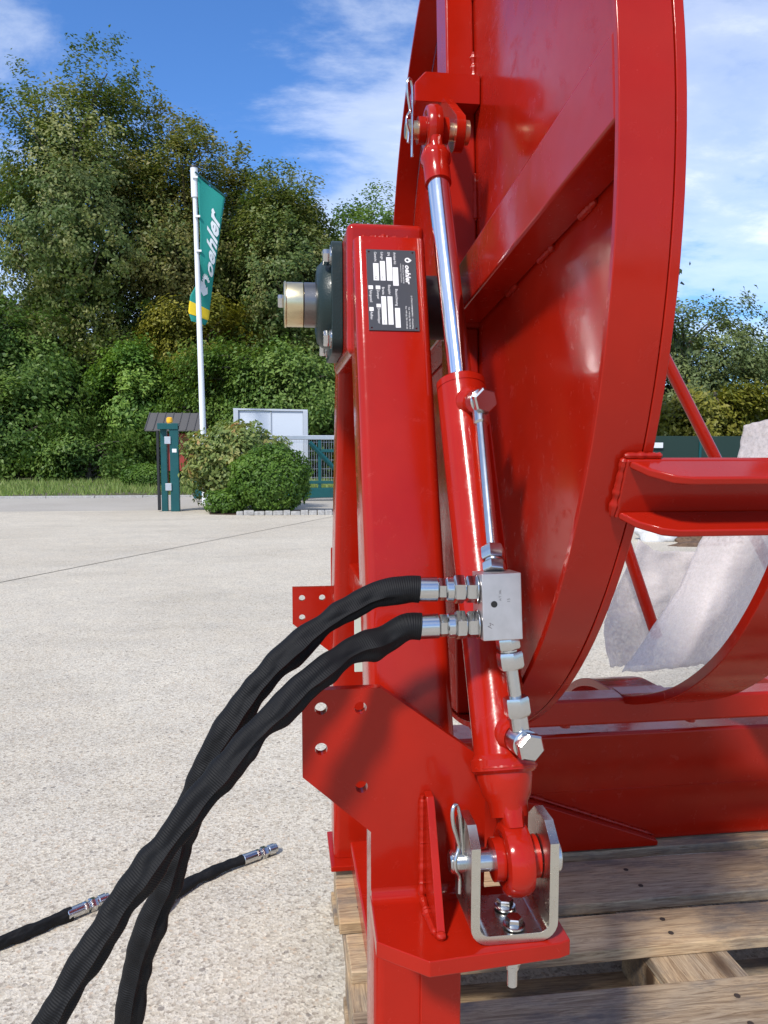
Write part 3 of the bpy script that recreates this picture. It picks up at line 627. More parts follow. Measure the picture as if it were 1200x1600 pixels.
# near bracket plate: one bent plate, drilled
PB = [(.018,.748),(.102,.748),(.2175,.662),(.2175,.528),(.2175,.523),(.091,.523),(.091,.589),(.018,.654)]
holes = [circ(.038,.728,.0067), circ(.080,.727,.0067), circ(.038,.684,.0067), circ(.081,.640,.0067)]
bp = MB().prism(PB, (0,.800,0), (1,0,0), (0,0,1), (0,1,0), .013, holes).build('bracket_plate', RED, ST, smooth=False)
SZ = .513
sh = [(.091,.808),(.088,.727),(.135,.690),(.268,.7005),(.281,.705),(.281,.808)]
MB().prism(sh, (0,0,SZ), (1,0,0), (0,1,0), (0,0,-1), .0165, ).build('shelf_plate', RED, ST, .0014)
fil = MB(); q_ = []
for k in range(7):
    t = R(90*k/6); q_.append((.7998 - .0125*(1-math.sin(t)), SZ + .0125*(1-math.cos(t))))
fil.prism([(.801,.5128)] + [(.7998-.0125*math.sin(R(90*(6-k)/6))*0 - .0125*(1-math.cos(R(15*k))), SZ + .0125*(1-math.sin(R(15*k)))) for k in range(7)], (.0915,0,0), (0,1,0), (0,0,1), (1,0,0), .1255).build('bend_radius', RED, ST)
# triangular rib
MB().prism([(.7995,.632),(.785,.632),(.778,.622),(.722,SZ+.001),(.7995,SZ+.001)], (.149,0,0), (0,1,0), (0,0,1), (1,0,0), .0085).build('rib', RED, ST, .001)
weld(ST, [(.147,.797,.628), (.147,.796,.560), (.1455,.790,.519), (.146,.760,.516), (.148,.724,.516)], .0062); weld(ST, [(.148,.722,.517), (.157,.7205,.517)], .0065)
weld(ST, [(.1595,.797,.62), (.1595,.797,.53), (.1595,.735,.5155)], .0035)
# far bracket plate
PF = [(.018,.717),(.108,.717),(.117,.708),(.117,.58),(.094,.58),(.018,.640)]
MB().prism(PF, (0,1.600,0), (1,0,0), (0,0,1), (0,1,0), .012, [circ(.038,.694,.0065), circ(.080,.694,.0065), circ(.038,.653,.0065)]).build('bracket_plate', RED, ST, smooth=False)
MB().prism([(.80,.0),(.80,.0)] and [(.098,.52),(.196,.52),(.196,.80),(.098,.80)], (0,1.588,0), (1,0,0), (0,0,1), (0,1,0), .011).build('far_leg_pad', RED, ST, .002)
# pale inspection plate between the legs, seen below the hoses
PALE = simple('pale_plate', (.50, .55, .47), .35)
MB().box((.120,1.30,.62), (.176,1.304,.735)).build('pale_plate', PALE, ST, .001); bolt(ST, (.158,1.2995,.634), (0,-1,0), .006, .005)
# flange bearing and shaft at the apex
CY, CZ = 1.245, 1.230
sq = []
for sx, sy in ((1,1),(-1,1),(-1,-1),(1,-1)):
    cx, cy = sx*.062, sy*.062; a0 = math.degrees(math.atan2(sy, sx))-45
    sq += [(CY+cx+.021*math.cos(R(a0+90*k/5)), CZ+cy+.021*math.sin(R(a0+90*k/5))) for k in range(6)]
br = MB().prism(sq, (.0915,0,0), (0,1,0), (0,0,1), (-1,0,0), .016).build('flange_bearing', IRON, ST, .003)
MB().lathe((.0757,CY,CZ), (-1,0,0), [(0,.069),(.011,.066),(.019,.058),(.021,.045),(.015,.034)], 40).build('bearing_housing', IRON, br)
for sy in (-1, 1):
    for sz in (-1, 1):
        bolt(br, (.0755,CY+sy*.060,CZ+sz*.060), (-1,0,0), .0118, .010)
        bolt(ST, (.2022,CY+sy*.060,CZ+sz*.060), (1,0,0), .0118, .012)
MB().lathe((.2025,CY,CZ), (1,0,0), [(0,.062),(.016,.062),(.020,.05),(.062,.05)], 36).build('inner_hub', BLACK, ST)
MB().lathe((.0,CY-.02,CZ+.075), (0,0,1), [(0,.003),(.006,.005),(.010,.002)], 8).add([], [])
MB().lathe((.068,CY-.03,CZ+.069), (0,0,1), [(0,.0035),(.005,.005),(.010,.0022)], 8).build('grease_nipple', YZINC, br)
# rating plate on the near leg
o_ = Vector((.147, near_front(1.2125), 1.2125)) + nn*.0006
PW, PH = .0665, .118; U_ = Vector((1,0,0)); V_ = nd.copy()
def onp(a, b, off=.0): return o_ + U_*((a-.5)*PW) + V_*((.5-b)*PH) + nn*(.0012+off)
hp = [circ(x, y, .0013, 10) for x in (-.0295, .0295) for y in (-.0555, .0555)]
rp = MB().prism([(-PW/2,-PH/2),(PW/2,-PH/2),(PW/2,PH/2),(-PW/2,PH/2)], o_, U_, V_, nn, .0012, hp).build('rating_plate', PLATE, ST, smooth=False)
def field(a0, a1, b0, b1): MB().add([onp(a0,b1,.0002), onp(a1,b1,.0002), onp(a1,b0,.0002), onp(a0,b0,.0002)], [(0,1,2,3)]).build('white_field', PRINT, rp, smooth=False)
for f in ((.52,.63,.22,.45),(.40,.51,.095,.39),(.27,.37,.145,.39),(.13,.24,.175,.39),(.53,.63,.725,.965),(.39,.49,.585,.93),(.265,.36,.585,.93),(.165,.255,.455,.50),(.02,.11,.455,.50),(.165,.25,.68,.722),(.02,.105,.722,.768)): field(*f)
def ptext(body, a, b0, b1, hgt, shear=0, bold=0, m=None, nm='lettering', sp=1):
    vs, fs = text_mesh(body, 1, shear, bold, 'LEFT', sp); wx = max(p.x for p in vs); L = (b1-b0)
    MB().add([onp(a + hgt*(p.y/.7-.5), b0 + L*p.x/wx, .00022) for p in vs], fs).build(nm, m or PRINT, rp, smooth=False)
ptext('oehler', .83, .185, .43, .10, .2, .03); ptext('MASCHINEN', .735, .185, .415, .032, sp=1.5); ptext('Landmaschinen Transporttechnik', .69, .17, .41, .02)
for s, a, b0, b1 in (('Artikel-Nr.',.575,.03,.19),('SN',.455,.03,.075),('Länge',.32,.03,.125),('Gewicht',.185,.03,.155),('Bezeichnung',.58,.49,.70),('Baujahr',.44,.44,.565),('Breite',.315,.47,.565),('Dumper',.21,.51,.62),('Fahrgestell',.065,.51,.66),('Dreiseitenkipper',.21,.73,.92),('Aufbau',.065,.775,.87)): ptext(s, a, b0, b1, .05)
ptext('kg', .185, .335, .375, .04, m=PLATE); ptext('mm', .32, .33, .38, .035, m=PLATE); ptext('mm', .315, .87, .92, .035, m=PLATE)
ptext('D-77652 OFFENBURG - Windschläg', .875, .57, .975, .028); ptext('Tel. +49 (0) 781 9139-0', .815, .71, .975, .028); ptext('Fax +49 (0) 781 9139-38', .755, .70, .975, .028)
em = [(.0,1.25)] + [(math.cos(R(a))*1.0*(.98 if (a//12) % 2 else .85), math.sin(R(a))*1.0*(.98 if (a//12) % 2 else .85)) for a in range(60, -225, -12)]
tri = tessellate_polygon([[Vector((x, y, 0)) for x, y in em], [Vector((.45*math.cos(R(k*30)), -.1+.45*math.sin(R(k*30)), 0)) for k in range(12)]])
MB().add([onp(.835+.065*y, .125+.034*x, .00022) for x, y in em + [(.45*math.cos(R(k*30)), -.1+.45*math.sin(R(k*30))) for k in range(12)]], [tuple(t) for t in tri]).build('emblem', PRINT, rp, smooth=False)
# base beam lying on the pallet, cross gusset
MB().box((.190,1.548,.1455), (1.62,1.645,.393)).build('base_beam', RED, ST, .008, 3)
MB().tube([(.2,1.5482,.266), (1.62,1.5482,.266)], .0011, 6).build('seam_line', RED, ST)
MB().prism([(.20,.330),(.525,.258),(.80,.158),(.80,.1465),(.20,.1465)], (0,1.518,0), (1,0,0), (0,0,1), (0,1,0), .0285).build('base_gusset', RED, ST, .004)
weld(ST, [(.36,1.5435,.297), (.525,1.5435,.262), (.80,1.5435,.160)], .0055)
# zinc clevis bolted on the shelf
cv = MB(); CX, CW, CT = .2235, .0445, .0092; U = []
rr = .019
outer = [(-CW,.6125-SZ+.0),(-CW, rr)] + [(-CW+rr-rr*math.cos(R(a)), rr-rr*math.sin(R(a))) for a in range(15, 91, 15)] + [(CW-rr+rr*math.sin(R(a)), rr-rr*math.cos(R(a))) for a in range(0, 90, 15)] + [(CW, rr), (CW,.6125-SZ)]
ri = rr-CT; iw = CW-CT
inner = [(iw,.6125-SZ),(iw, rr)] + [(iw-ri+ri*math.cos(R(a)), CT+ri-ri*math.sin(R(a))) for a in range(15, 91, 15)] + [(-iw+ri-ri*math.sin(R(a)), CT+ri-ri*math.cos(R(a))) for a in range(0, 90, 15)] + [(-iw, rr), (-iw,.6125-SZ)]
def clev_mesh():
    b = MB(); yf, yb, H0 = .7055, .7755, .6125-SZ
    b.prism(outer + inner, (CX,yf,SZ+.0005), (1,0,0), (0,0,1), (0,1,0), yb-yf)
    for sx in (-1, 1):                                     # chamfered ear on each arm
        ear = [(yf,H0-.0002),(yf+.001,H0),(yf+.019,H0+.0155),(yb-.019,H0+.0155),(yb-.001,H0),(yb,H0-.0002)]
        x0 = CX + (-CW if sx < 0 else iw)
        b.prism(ear, (x0,0,SZ+.0005), (0,1,0), (0,0,1), (1,0,0), CT)
    return b
cvo = clev_mesh().build('clevis_bracket', CLEV, ST, .0007)
for y in (.718, .750): bolt(cvo, (CX+.003,y,SZ+.0112), (0,0,1), .0088, .0072)
nb = MB().hexa((CX,.712,SZ-.0168), (0,0,-1), .0085, .0095); nb.lathe((CX,.712,SZ-.0168), (0,0,-1), [(0,.0125),(.0016,.0125)], 20)
nb.lathe((CX,.712,SZ-.0253), (0,0,-1), [(0,.0075),(.004,.0068),(.0045,.0052),(.022,.0052),(.023,.004)], 16); nb.build('bolt_nut', ZINC, cvo)

# ------------------------------------------------------------------ tilting drum
DR = thing('tilting_drum', 'large red round drum frame with rim, spokes and cross beams', 'drum', (.30, CY, CZ)); RAD = .6535
M6 = Matrix.Rotation(R(-6), 3, 'X'); DC = Vector((0, CY, CZ))
XF, XD, XB = .262, .3095, .3185
def loc(y, z): return Vector((0, CY+y, CZ+z))
def rim(x0, x1, r, t, a0, a1, n):
    b = MB(); vs = []
    for k in range(n+1):
        q = R(a0 + (a1-a0)*k/n)
        for x, rad in ((x0, r), (x1, r), (x1, r-t), (x0, r-t)): vs.append((x, CY + rad*math.cos(q), CZ + rad*math.sin(q)))
    full = abs(a1-a0) >= 359.9; fs = [(k*4+i, k*4+(i+1) % 4, (k+1)*4+(i+1) % 4, (k+1)*4+i) for k in range(n) for i in range(4)]
    if not full: fs += [(0,1,2,3), (n*4+3, n*4+2, n*4+1, n*4)]
    return b.add(vs, fs)
ro = rim(XF, XD-.0006, RAD, .008, 0, 360, 160); 
ro.build('rim_band', RED, DR, .0012)
MB().lathe((XD,CY,CZ), (1,0,0), [(0,RAD+.0005),(XB-XD,RAD+.0005)], 160).build('disc_plate', RED, DR, .001)
def drum_box(name, x0, x1, y0, y1, z0, z1, bev=.004):
    return MB().box((x0,CY+y0,CZ+z0), (x1,CY+y1,CZ+z1)).rotate(M6, DC).build(name, RED, DR, bev, 3)
drum_box('vertical_spoke', XF+.002, XD-.0005, -.036, .036, .040, RAD-.010)
drum_box('vertical_spoke', XF+.002, XD-.0005, -.036, .036, -(RAD-.010), -.040)
drum_box('horizontal_spoke', XF+.001, XD-.0005, -(RAD-.010), -.050, -.037, .037)
drum_box('horizontal_spoke', XF+.001, XD-.0005, .050, RAD-.010, -.037, .037)
MB().lathe((XF-.002,CY,CZ), (1,0,0), [(0,.052),(.0535,.052)], 40).build('hub', RED, DR, .002)
def dw(pts, r=.0055): return weld(DR, [DC + M6 @ (Vector((x, CY+y, CZ+z))-DC) for x, y, z in pts], r)
dw([(XD-.002,-.037,.61),(XD-.002,-.037,.485)], .006); dw([(XD-.002,-.037,.40),(XD-.002,-.037,.335)], .007); dw([(XD-.002,-.037,.205),(XD-.002,-.037,.13)], .006)
dw([(XD-.002,-.20,-.038),(XD-.002,-.24,-.038)], .006); dw([(XD-.002,-.33,-.038),(XD-.002,-.38,-.038)], .006); dw([(XD-.002,-.46,-.038),(XD-.002,-.50,-.038)], .006)
# shaft
shf = MB().lathe((.3,CY,CZ), (-1,0,0), [(0,.0325),(.2515,.0325),(.2525,.0318)], 40).build('shaft', ZINC, DR)
MB().lathe((.0585,CY,CZ), (-1,0,0), [(0,.0330),(.001,.0345),(.0215,.0345),(.0225,.0335)], 48).build('locking_collar', simple('dark_steel', (.22,.21,.20), .32, 1), DR)
MB().lathe((.0355,CY,CZ), (-1,0,0), [(0,.0330),(.001,.0343),(.025,.0343),(.027,.0335),(.027,.0355),(.0295,.0355),(.0305,.034)], 48).build('shaft_cap', YZINC, DR)
bolt(DR, (.0048,CY-.006,CZ+.004), (-1,0,0), .0098, .009, False)
# upper bracket for the cylinder
MB().prism([(.206,1.533),(.206,1.560),(.222,1.577),(XD-.0008,1.577),(XD-.0008,1.533)], (0,1.205,0), (1,0,0), (0,0,1), (0,1,0), .055).build('cylinder_arm', RED, DR, .002)
def lug(x, t):
    p = Vector((0,1.12,1.455)); pr_ = []
    for k in range(13): q = R(128+180*k/12 + 20); pr_.append((1.12+.027*math.cos(q), 1.455+.027*math.sin(q)))
    pr_ += [(1.206,1.50),(1.235,1.533),(1.206,1.5335),(1.19,1.5335)]
    return MB().prism(pr_, (x,0,0), (0,1,0), (0,0,1), (1,0,0), t)
lug(.247,.013).build('cylinder_lug', RED, DR, .0015)
weld(DR, [(XD-.001,1.203,1.578),(XD-.001,1.203,1.532)], .0065)
# channel beam welded on the rim, flanges pointing outwards
qa = R(180+23.5); er = Vector((0, math.cos(qa), math.sin(qa))); et = Vector((0, math.sin(qa), -math.cos(qa)))   # radial out, tangential (up)
pc = DC + er*(RAD+.001)
CH = .0285
def chan(name, c0, c1, lo, hi, taper=0):     # c: tangential, r: radial, X from lo to hi
    return None
web = MB().prism([(.292,-CH),(1.7,-CH),(1.7,CH),(.292,CH)], pc, (1,0,0), et, er, .0075).build('channel_web', RED, DR, .002)
for s in (1, -1):
    MB().prism([(.294,.0072),(1.7,.0072),(1.7,.042),(.338,.042),(.320,.038),(.304,.025)], pc + et*(s*CH - (.0075 if s > 0 else 0)), (1,0,0), er, et, .0075).build('channel_flange', RED, DR, .0022)
weld(DR, [pc+et*CH+er*.003+Vector((.291,0,0)), pc+er*.003+Vector((.291,0,0)), pc-et*CH+er*.003+Vector((.291,0,0))], .006)
weld(DR, [pc+et*(CH+.002)+er*.002+Vector((.291,0,0)), pc+et*(CH+.002)+er*.002+Vector((.325,0,0))], .005)
# lower cross tube and the open cradle ring on it
MB().box((XB+.0005,1.275,.514), (1.62,1.330,.562)).build('cross_tube', RED, DR, .006, 3)
def cradle(x0):
    t = .016
    path = [(1.605,.425),(1.574,.460),(1.538,.497),(1.486,.526),(1.421,.545),(1.361,.550),(1.30,.554),(1.217,.578),(1.092,.634),(.975,.724),(.884,.845),(.835,.97),(.815,1.10),(.815,1.24)]
    P = spline([(x0, y, z) for y, z in path], 8); b = MB(); vs = []
    for i, p in enumerate(P):
        T = (P[min(i+1, len(P)-1)] - P[max(i-1, 0)]).normalized(); nr = Vector((1,0,0)).cross(T).normalized()*t*.5
        vs += [p+nr, p+nr+Vector((.10,0,0)), p-nr+Vector((.10,0,0)), p-nr]
    n = len(P)-1
    b.add(vs, [(k*4+i, k*4+(i+1) % 4, (k+1)*4+(i+1) % 4, (k+1)*4+i) for k in range(n) for i in range(4)] + [(0,1,2,3), (n*4+3, n*4+2, n*4+1, n*4)])
    return b.build('cradle_ring', RED, DR, .0015)
for x in (.600, .93): cradle(x); MB().box((x+.002,1.272,.558), (x+.098,1.334,.5635)).build('ring_saddle', RED, DR, .001)
for x in (.50, .74): MB().cyl((x,1.30,.5145), (x,1.30,.505), .009, n=12).build('drain_plug', RED, DR)
# diagonal brace rods behind the drum
for a, b in (((1.127,2.30,1.393), (1.73,2.34,.386)), ((1.03,2.30,.823), (1.20,2.33,.40))): MB().cyl(a, b, .0185, n=20).build('brace_rod', RED, DR)
MB().cyl((XB,1.62,1.30), (1.135,2.30,1.38), .018, n=16).build('brace_arm', RED, DR); MB().cyl((XB,1.60,.93), (1.035,2.30,.815), .018, n=16).build('brace_arm', RED, DR)

# ------------------------------------------------------------------ hydraulic cylinder
B, T = Vector((.234,.745,.580)), Vector((.217,1.12,1.455)); AX = (T-B).normalized(); LEN = (T-B).length
HC = thing('hydraulic_cylinder', 'red hydraulic cylinder with chrome rod between clevis and drum arm', 'cylinder', tuple(B))
BR = .0308
sB, sT = .0875, .552
barrel = MB().lathe(B, AX, [(sB-.004,BR+.001),(sB-.001,BR+.0048),(sB+.010,BR+.0048),(sB+.0135,BR+.0015),(sB+.016,BR),(sT-.012,BR),(sT-.0118,BR-.0007),(sT-.0108,BR-.0007),(sT-.0106,BR),(sT-.002,BR),(sT,BR-.002),(sT,.017)], 64).build('barrel', RED, HC)
MB().lathe(B, AX, [(sT-.002,.0176),(sT+.001,.0176),(sT+.001,.0158)], 40).build('wiper_seal', BLACK, HC)
MB().lathe(B, AX, [(sT-.01,.0152),(LEN-.092,.0152)], 48).build('piston_rod', CHROME, HC)
MB().lathe(B, AX, [(LEN-.094,.0168),(LEN-.093,.0184),(LEN-.060,.0184),(LEN-.055,.0212),(LEN-.048,.0212),(LEN-.036,.017)], 40).build('rod_collar', RED, HC)
side = Vector((1,0,0)); side = (side-AX*side.dot(AX)).normalized(); frontd = side.cross(AX)
if frontd.y > 0: frontd = -frontd
def eye(c, up, R0, wd, ballr, name):
    h = wd/2; k = R0                                         # rounded ring head with a tapering forged shank
    b = MB().ring(Vector(c), side, [(-h*.86,k*.56),(-h*.98,k*.70),(-h,k*.82),(-h*.88,k*.93),(-h*.55,k*.99),(0,k*1.01),(h*.55,k*.99),(h*.88,k*.93),(h,k*.82),(h*.98,k*.70),(h*.86,k*.56)], 48)
    c0, c1 = Vector(c)+up*k*.80, Vector(c)+up*k*1.66
    w0, w1, t0, t1 = k*.66, k*.52, h*.80, h*1.05
    vs = []
    for q, w_, t_ in ((c0, w0, t0), (c0.lerp(c1, .5), (w0+w1)*.47, (t0+t1)*.5), (c1, w1, t1)):
        for m_ in range(16):
            a = 2*math.pi*m_/16; ca, sa = math.cos(a), math.sin(a); vs.append(q + frontd*(math.copysign(abs(ca)**.55, ca)*w_) + side*(math.copysign(abs(sa)**.55, sa)*t_))
    b.add(vs, [(r*16+m_, r*16+(m_+1) % 16, (r+1)*16+(m_+1) % 16, (r+1)*16+m_) for r in range(2) for m_ in range(16)] + [tuple(range(16)), tuple(32+m_ for m_ in range(16))])
    o = b.build(name, RED, HC)
    MB().lathe(Vector(c)-side*ballr[1], side, [(0,ballr[0]),(.010,ballr[0]),(.0101,R0*.50),(ballr[1]-.006,R0*.64),(ballr[1]+.006,R0*.64),(ballr[1]*2-.0101,R0*.50),(ballr[1]*2-.010,ballr[0]),(ballr[1]*2,ballr[0])], 36).build('spherical_bush', RED, o)
    return o
eye(B, AX, .0375, .028, (.0215,.0235), 'lower_eye'); eye(T, -AX, .0345, .022, (.0185,.0215), 'upper_eye')
MB().lathe(B, AX, [(.040,.020),(.054,.0215),(.062,.026),(.078,.0298),(sB-.002,.0306)], 40).build('lower_neck', RED, HC)
weld(HC, [B+AX*(sB+.002)+(frontd*math.cos(q)+side*math.sin(q))*(BR+.003) for q in [R(a) for a in range(-80, 100, 12)]], .004)
# banjo ports, pipes and pilot valve block
def banjo(s, d, ext, pipe_dir, nm):
    p = B + AX*s; d = d.normalized()
    MB().lathe(p+d*(BR-.012), d, [(0,.0195),(.014,.0190),(.017,.0165),(.021,.0150),(ext-.0005,.0145)], 32).build('port_boss', RED, HC)
    q = p + d*(BR-.012+ext)
    j = MB().lathe(q, d, [(0,.0125),(.002,.0145),(.010,.0150),(.019,.0145),(.0205,.0125)], 32).build('banjo_ring', ZINC, HC)
    MB().hexa(q+d*.0207, d, .012, .0152, .14).build('banjo_bolt', ZINC, j); return q + d*.010
zax = AX
up_c = banjo(.522, Vector((.12,-.98,-.02)), .0265, None, 'upper'); lo_c = banjo(.133, Vector((.20,-.97,0)), .0205, None, 'lower')
BL0, BL1 = Vector((.198,.745,.8085)), Vector((.239,.785,.876))
blk = MB(); tilt = Matrix.Rotation(math.atan2(AX.x, AX.z), 3, 'Y') @ Matrix.Rotation(R(-4), 3, 'X')
blk.box(BL0, BL1, tilt); bo = blk.build('pilot_valve_block', ZINCB, HC, .0009); bcen = (BL0+BL1)/2
fz = lambda x, y, z: bcen + tilt @ Vector((x, y, z))
MB().lathe(fz(-.0085,-.0202,.003), tilt @ Vector((0,-1,0)), [(0,.0033),(.0004,.0033)], 20).build('cross_hole', DARK, bo)
ETCH = simple('etched_mark', (.16, .15, .15), .6)
for s, x, z, sz, rot in (('15', .008, .004, .0045, 90), ('A/T 38L', -.001, .006, .0035, 90), ('M', -.012, -.022, .007, 60)):
    vs, fs = text_mesh(s, sz); rm = Matrix.Rotation(R(-rot), 3, 'Y')
    MB().add([fz(x, -.0203, z) + tilt @ (rm @ Vector((p.x, 0, p.y))) for p in vs], fs).build('etched_mark', ETCH, bo, smooth=False)
ptop = fz(-.0005, .004, .0335); pbot = fz(.0085, -.004, -.0335)
def fitting(p, d, seq, parent=HC):
    p = Vector(p); d = Vector(d).normalized()
    for nm, t0, t1, r, kind in seq:
        b = MB()
        if kind == 'hex': b.hexa(p+d*t0, d, t1-t0, r, .13, 6, R(12))
        else: b.cyl(p+d*t0, p+d*t1, r, n=28, bev=min(.0012, (t1-t0)*.3))
        b.build(nm, ZINC, parent)
updir = (up_c - ptop).normalized()
fitting(ptop, updir, [('adapter_nut', 0, .011, .0125, 'hex'), ('adapter_neck', .010, .0145, .0095, 'r'), ('union_nut', .014, .029, .0128, 'hex')])
MB().tube(spline([ptop+updir*.028, ptop.lerp(up_c, .6), up_c-updir*.006], 6), .0064, 20).build('hydraulic_pipe', ZINC, HC)
MB().cyl(up_c-updir*.034, up_c-updir*.010, .0088, n=24, bev=.002).build('banjo_neck', ZINC, HC)
dn = (lo_c - pbot).normalized()
fitting(pbot, dn, [('adapter_nut', 0, .013, .0125, 'hex'), ('adapter_neck', .012, .016, .0095, 'r'), ('union_nut', .0155, .033, .0138, 'hex')])
MB().tube([pbot+dn*.03, pbot.lerp(lo_c, .6), lo_c-dn*.02], .0068, 20).build('hydraulic_pipe', ZINC, HC)
Ld = (lo_c-pbot).length
fitting(pbot, dn, [('union_nut', Ld-.046, Ld-.026, .0138, 'hex'), ('banjo_neck', Ld-.027, Ld-.011, .0100, 'r')])

# ------------------------------------------------------------------ hoses
def hose(label, start, dirn, path, end_pts, seed, name='hydraulic_hose'):
    h = thing(name, label, 'hose', tuple(start), 'hoses on the valve block'); d = Vector(dirn).normalized(); s = Vector(start)
    fitting(s, d, [('adapter_nut', 0, .0125, .0142, 'hex'), ('seal_ring', .0005, .002, .0152, 'r'), ('adapter_neck', .0125, .0145, .0105, 'r'), ('union_nut', .0140, .0250, .0150, 'hex'), ('union_sleeve', .0245, .0330, .0128, 'r'), ('hose_hex', .033, .0415, .0118, 'hex'), ('ferrule', .0410, .0640, .01275, 'r')], h)
    P = [s + d*.060, s + d*.075] + [Vector(p) for p in path]; pts = spline(P, 16)
    def prof(q, L):
        f = min(1, max(0, (L-.008)/.05)); n1 = noise.noise(Vector((L*16, seed, 0))); n2 = noise.noise(Vector((L*62, seed+5, math.cos(q)*1.6)))
        n3 = noise.noise(Vector((L*27, seed+9, 0))); flat = 1 + .16*math.cos(2*(q-.35))*f
        dq = (q - R(262) + math.pi) % (2*math.pi) - math.pi
        low = .5 - .5*math.cos(q - R(20))
        ridge = .20*math.exp(-(dq/.13)**2)*f; dent = -.30*math.exp(-((dq+.52)/.28)**2)*f*(.7+.7*n1)
        return flat + ridge + dent + f*(.12*n1 + .42*n3*(.25+low) + .17*n2)
    cum = sum((b-a).length for a, b in zip(pts[:-1], pts[1:]))
    step = .004; res = [pts[0]]; acc = 0
    for a, b in zip(pts[:-1], pts[1:]):
        L = (b-a).length; t = step-acc
        while t <= L and L > 0: res.append(a.lerp(b, t/L)); t += step
        acc = L - (t-step)
    MB().tube(res, lambda f, L: .0140 - .0022*min(1, L/.10) , 40, prof=prof, uv=True).build('sleeve', SLEEVE, h, ang=70)
    e, ed = res[-1], (res[-1]-res[-4]).normalized(); e = e - ed*.01
    fitting(e, ed, [('ferrule', 0, .036, .0125, 'r'), ('hose_hex', .035, .046, .0125, 'hex'), ('adapter_neck', .045, .050, .0100, 'r'), ('union_nut', .049, .065, .0145, 'hex'), ('coupler_neck', .064, .070, .0108, 'r'), ('coupler_body', .069, .086, .0130, 'r'), ('coupler_tip', .085, .093, .0108, 'r')], h)
    return h
GZ = .0135
f1 = fz(-.0203, .0, .0165); f2 = fz(-.0203, -.001, -.0195)
hose('upper black sleeved hose from the valve block, passing behind the other', f1, (-1,.06,.01),
  [(0.092,0.77,0.853),(0.053,0.761,0.835),(0.016,0.752,0.811),(-0.014,0.744,0.785),(-0.043,0.74,0.75),(-0.072,0.74,0.703),(-0.092,0.743,0.654),(-.104,.747,.616),(-.116,.750,.576),(-.136,.754,.528),(-.150,.758,.480),(-.159,.760,.431),(-.172,.772,.32),(-.185,.80,.19),(-.205,.87,.075),(-.235,1.00,GZ+.004),(-.262,1.16,GZ),(-.275,1.297,GZ),(-.286,1.43,GZ),(-.280,1.589,GZ),(-.247,1.705,GZ),(-.175,1.778,GZ),(-.092,1.832,GZ)], None, 3.3)
hose('lower black sleeved hose from the valve block, crossing in front', f2, (-1,.05,-.02),
  [(0.104,0.765,0.81),(0.07,0.749,0.804),(0.032,0.724,0.787),(-0.004,0.71,0.76),(-0.037,0.697,0.731),(-0.071,0.685,0.694),(-0.1,0.676,0.66),(-0.129,0.667,0.626),(-0.158,0.658,0.585),(-0.179,0.651,0.553),(-0.196,0.646,0.524),(-.24,.64,.44),(-.31,.645,.30),(-.42,.69,.14),(-.60,.80,.045),(-.84,.98,GZ+.003),(-.97,1.20,GZ),(-.92,1.38,GZ),(-.77,1.47,GZ),(-.60,1.55,GZ),(-.455,1.655,GZ)], None, 8.1)

# ------------------------------------------------------------------ pins with spring clips
def rclip(parent, p, axis, up, s):
    axis = Vector(axis).normalized(); up = Vector(up).normalized(); sd = Vector((-.75,-.55,0)); sd = (sd - up*sd.dot(up)).normalized()
    p = Vector(p); off = axis*(-.0)
    P = [(0,-1.0),(0,-.5),(0,.2),(.0,.75),(.03,1.05),(.10,1.20),(.20,1.20),(.26,1.05),(.24,.80),(.14,.45),(.12,.30),(.26,.10),(.27,-.10),(.17,-.32),(.20,-.62)]
    pts = spline([p + up*(b*s) + sd*(-.004 + a*s*.9)  for a, b in P], 6); return MB().tube(pts, .0021, 10).build('spring_clip', ZINC, parent)
lp = thing('clevis_pin', 'zinc pin with spring clip through the lower clevis bracket', 'pin', (.2235,.745,.58), 'pins with spring clips')
PXc = Vector((.2235,.745,.580))
MB().lathe((.1655,.745,.580), (1,0,0), [(0,.0098),(.0016,.0116),(.1065,.0116),(.1065,.0165),(.1145,.0165),(.1155,.0155)], 36).build('pin_body', ZINC, lp)
rclip(lp, (.1760,.7385,.583), (1,0,0), (-.07,.02,1), .050)
up_ = thing('upper_pin', 'zinc pin with spring clip in the drum arm at the rod top', 'pin', (.217,1.12,1.455), 'pins with spring clips')
MB().lathe((.178,1.12,1.455), (1,0,0), [(0,.0115),(.0018,.0132),(.010,.0132),(.0102,.0122),(.085,.0122),(.085,.0165),(.091,.0165)], 32).build('pin_body', YZINC, up_)
rclip(up_, (.1830,1.106,1.460), (1,0,0), (.0,-.05,1), .046)

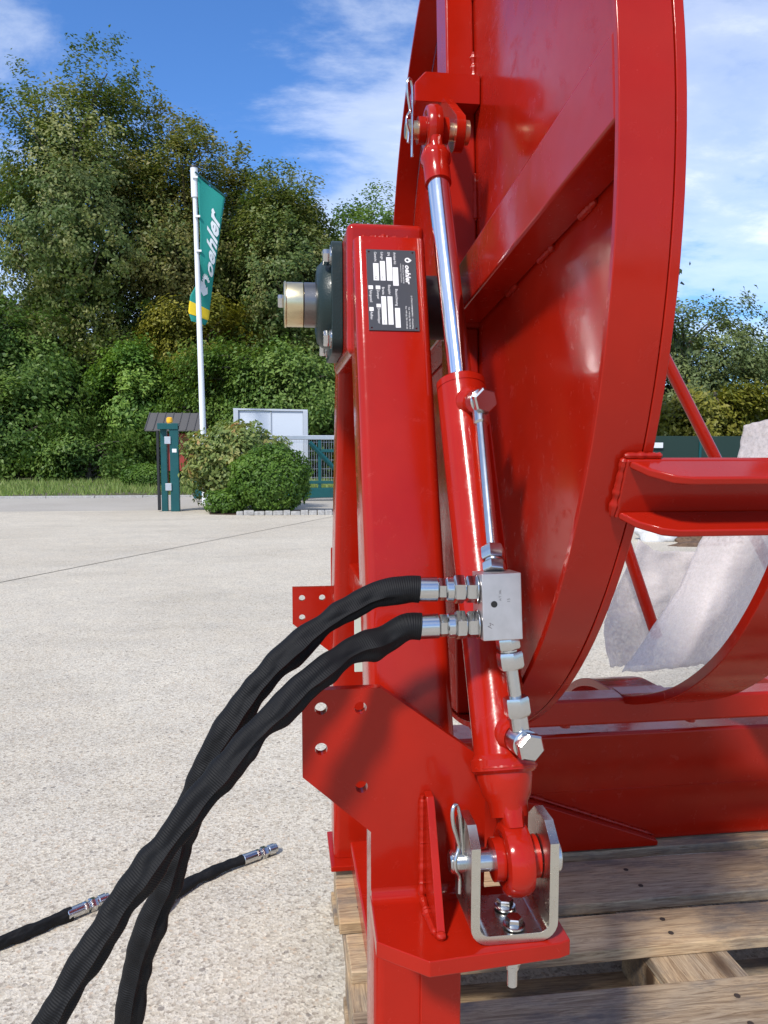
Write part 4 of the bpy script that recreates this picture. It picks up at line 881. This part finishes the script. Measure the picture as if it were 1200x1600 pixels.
# ------------------------------------------------------------------ packing fleece
def fleece(name, label, grid, seed, amp):
    rows = len(grid); cols = len(grid[0]); nu, nv = 8*(cols-1), 8*(rows-1); R_ = [spline(r, 8) for r in grid]; Cc = []
    for i in range(nu+1): Cc.append(spline([R_[j][i] for j in range(rows)], 8))
    vs = []
    for j in range(nv+1):
        for i in range(nu+1):
            p = Cc[i][j].copy(); k = noise.noise(p*9 + Vector((seed,0,0)))*amp + noise.noise(p*26 + Vector((0,seed,0)))*amp*.5
            e = 1 if i in (0, nu) or j in (0, nv) else 0
            vs.append(p + Vector((e*.006*noise.noise(p*60), k, e*.006*noise.noise(p*60+Vector((5,5,5))))))
    fs = [(j*(nu+1)+i, j*(nu+1)+i+1, (j+1)*(nu+1)+i+1, (j+1)*(nu+1)+i) for j in range(nv) for i in range(nu)]
    o = MB().add(vs, fs).build(name, FLEECE, loc=tuple(vs[0]), ang=80); s = o.modifiers.new('thickness', 'SOLIDIFY'); s.thickness = .0015; return tag(o, label, 'fleece', 'sheets of packing fleece')
fleece('packing_fleece', 'large white packing fleece draped over the brace rods at right', [
  [(1.365,2.16,1.075),(1.42,2.05,1.10),(1.52,2.08,1.11),(1.70,2.25,1.10)],
  [(1.345,2.16,.96),(1.40,2.04,.98),(1.54,2.08,1.0),(1.74,2.25,1.0)],
  [(1.25,2.16,.745),(1.30,2.03,.75),(1.46,2.10,.76),(1.70,2.28,.78)],
  [(1.165,2.16,.565),(1.20,2.02,.58),(1.36,2.10,.58),(1.62,2.28,.58)],
  [(1.00,2.15,.342),(1.09,2.02,.385),(1.20,2.08,.375),(1.40,2.22,.33)]], 2.0, .015)
fleece('packing_fleece', 'smaller thin fleece strip hanging behind the short red rod', [
  [(1.165,2.40,.71),(1.24,2.42,.67),(1.40,2.44,.66)],
  [(1.11,2.40,.585),(1.21,2.41,.55),(1.36,2.44,.54)],
  [(1.045,2.38,.44),(1.14,2.40,.42),(1.28,2.42,.42)],
  [(1.05,2.36,.30),(1.11,2.39,.285),(1.22,2.40,.29)]], 5.0, .025)
fleece('packing_fleece', 'crumpled fleece tail by the cradle ring at the right edge', [
  [(1.52,2.0,.50),(1.62,1.95,.55),(1.75,2.0,.60)],
  [(1.42,1.98,.35),(1.58,1.93,.33),(1.75,1.98,.35)],
  [(1.20,1.90,.285),(1.45,1.9,.27),(1.75,1.95,.27)]], 11.0, .02)
for o in bpy.data.objects:
    if '_o' in o: del o['_o']
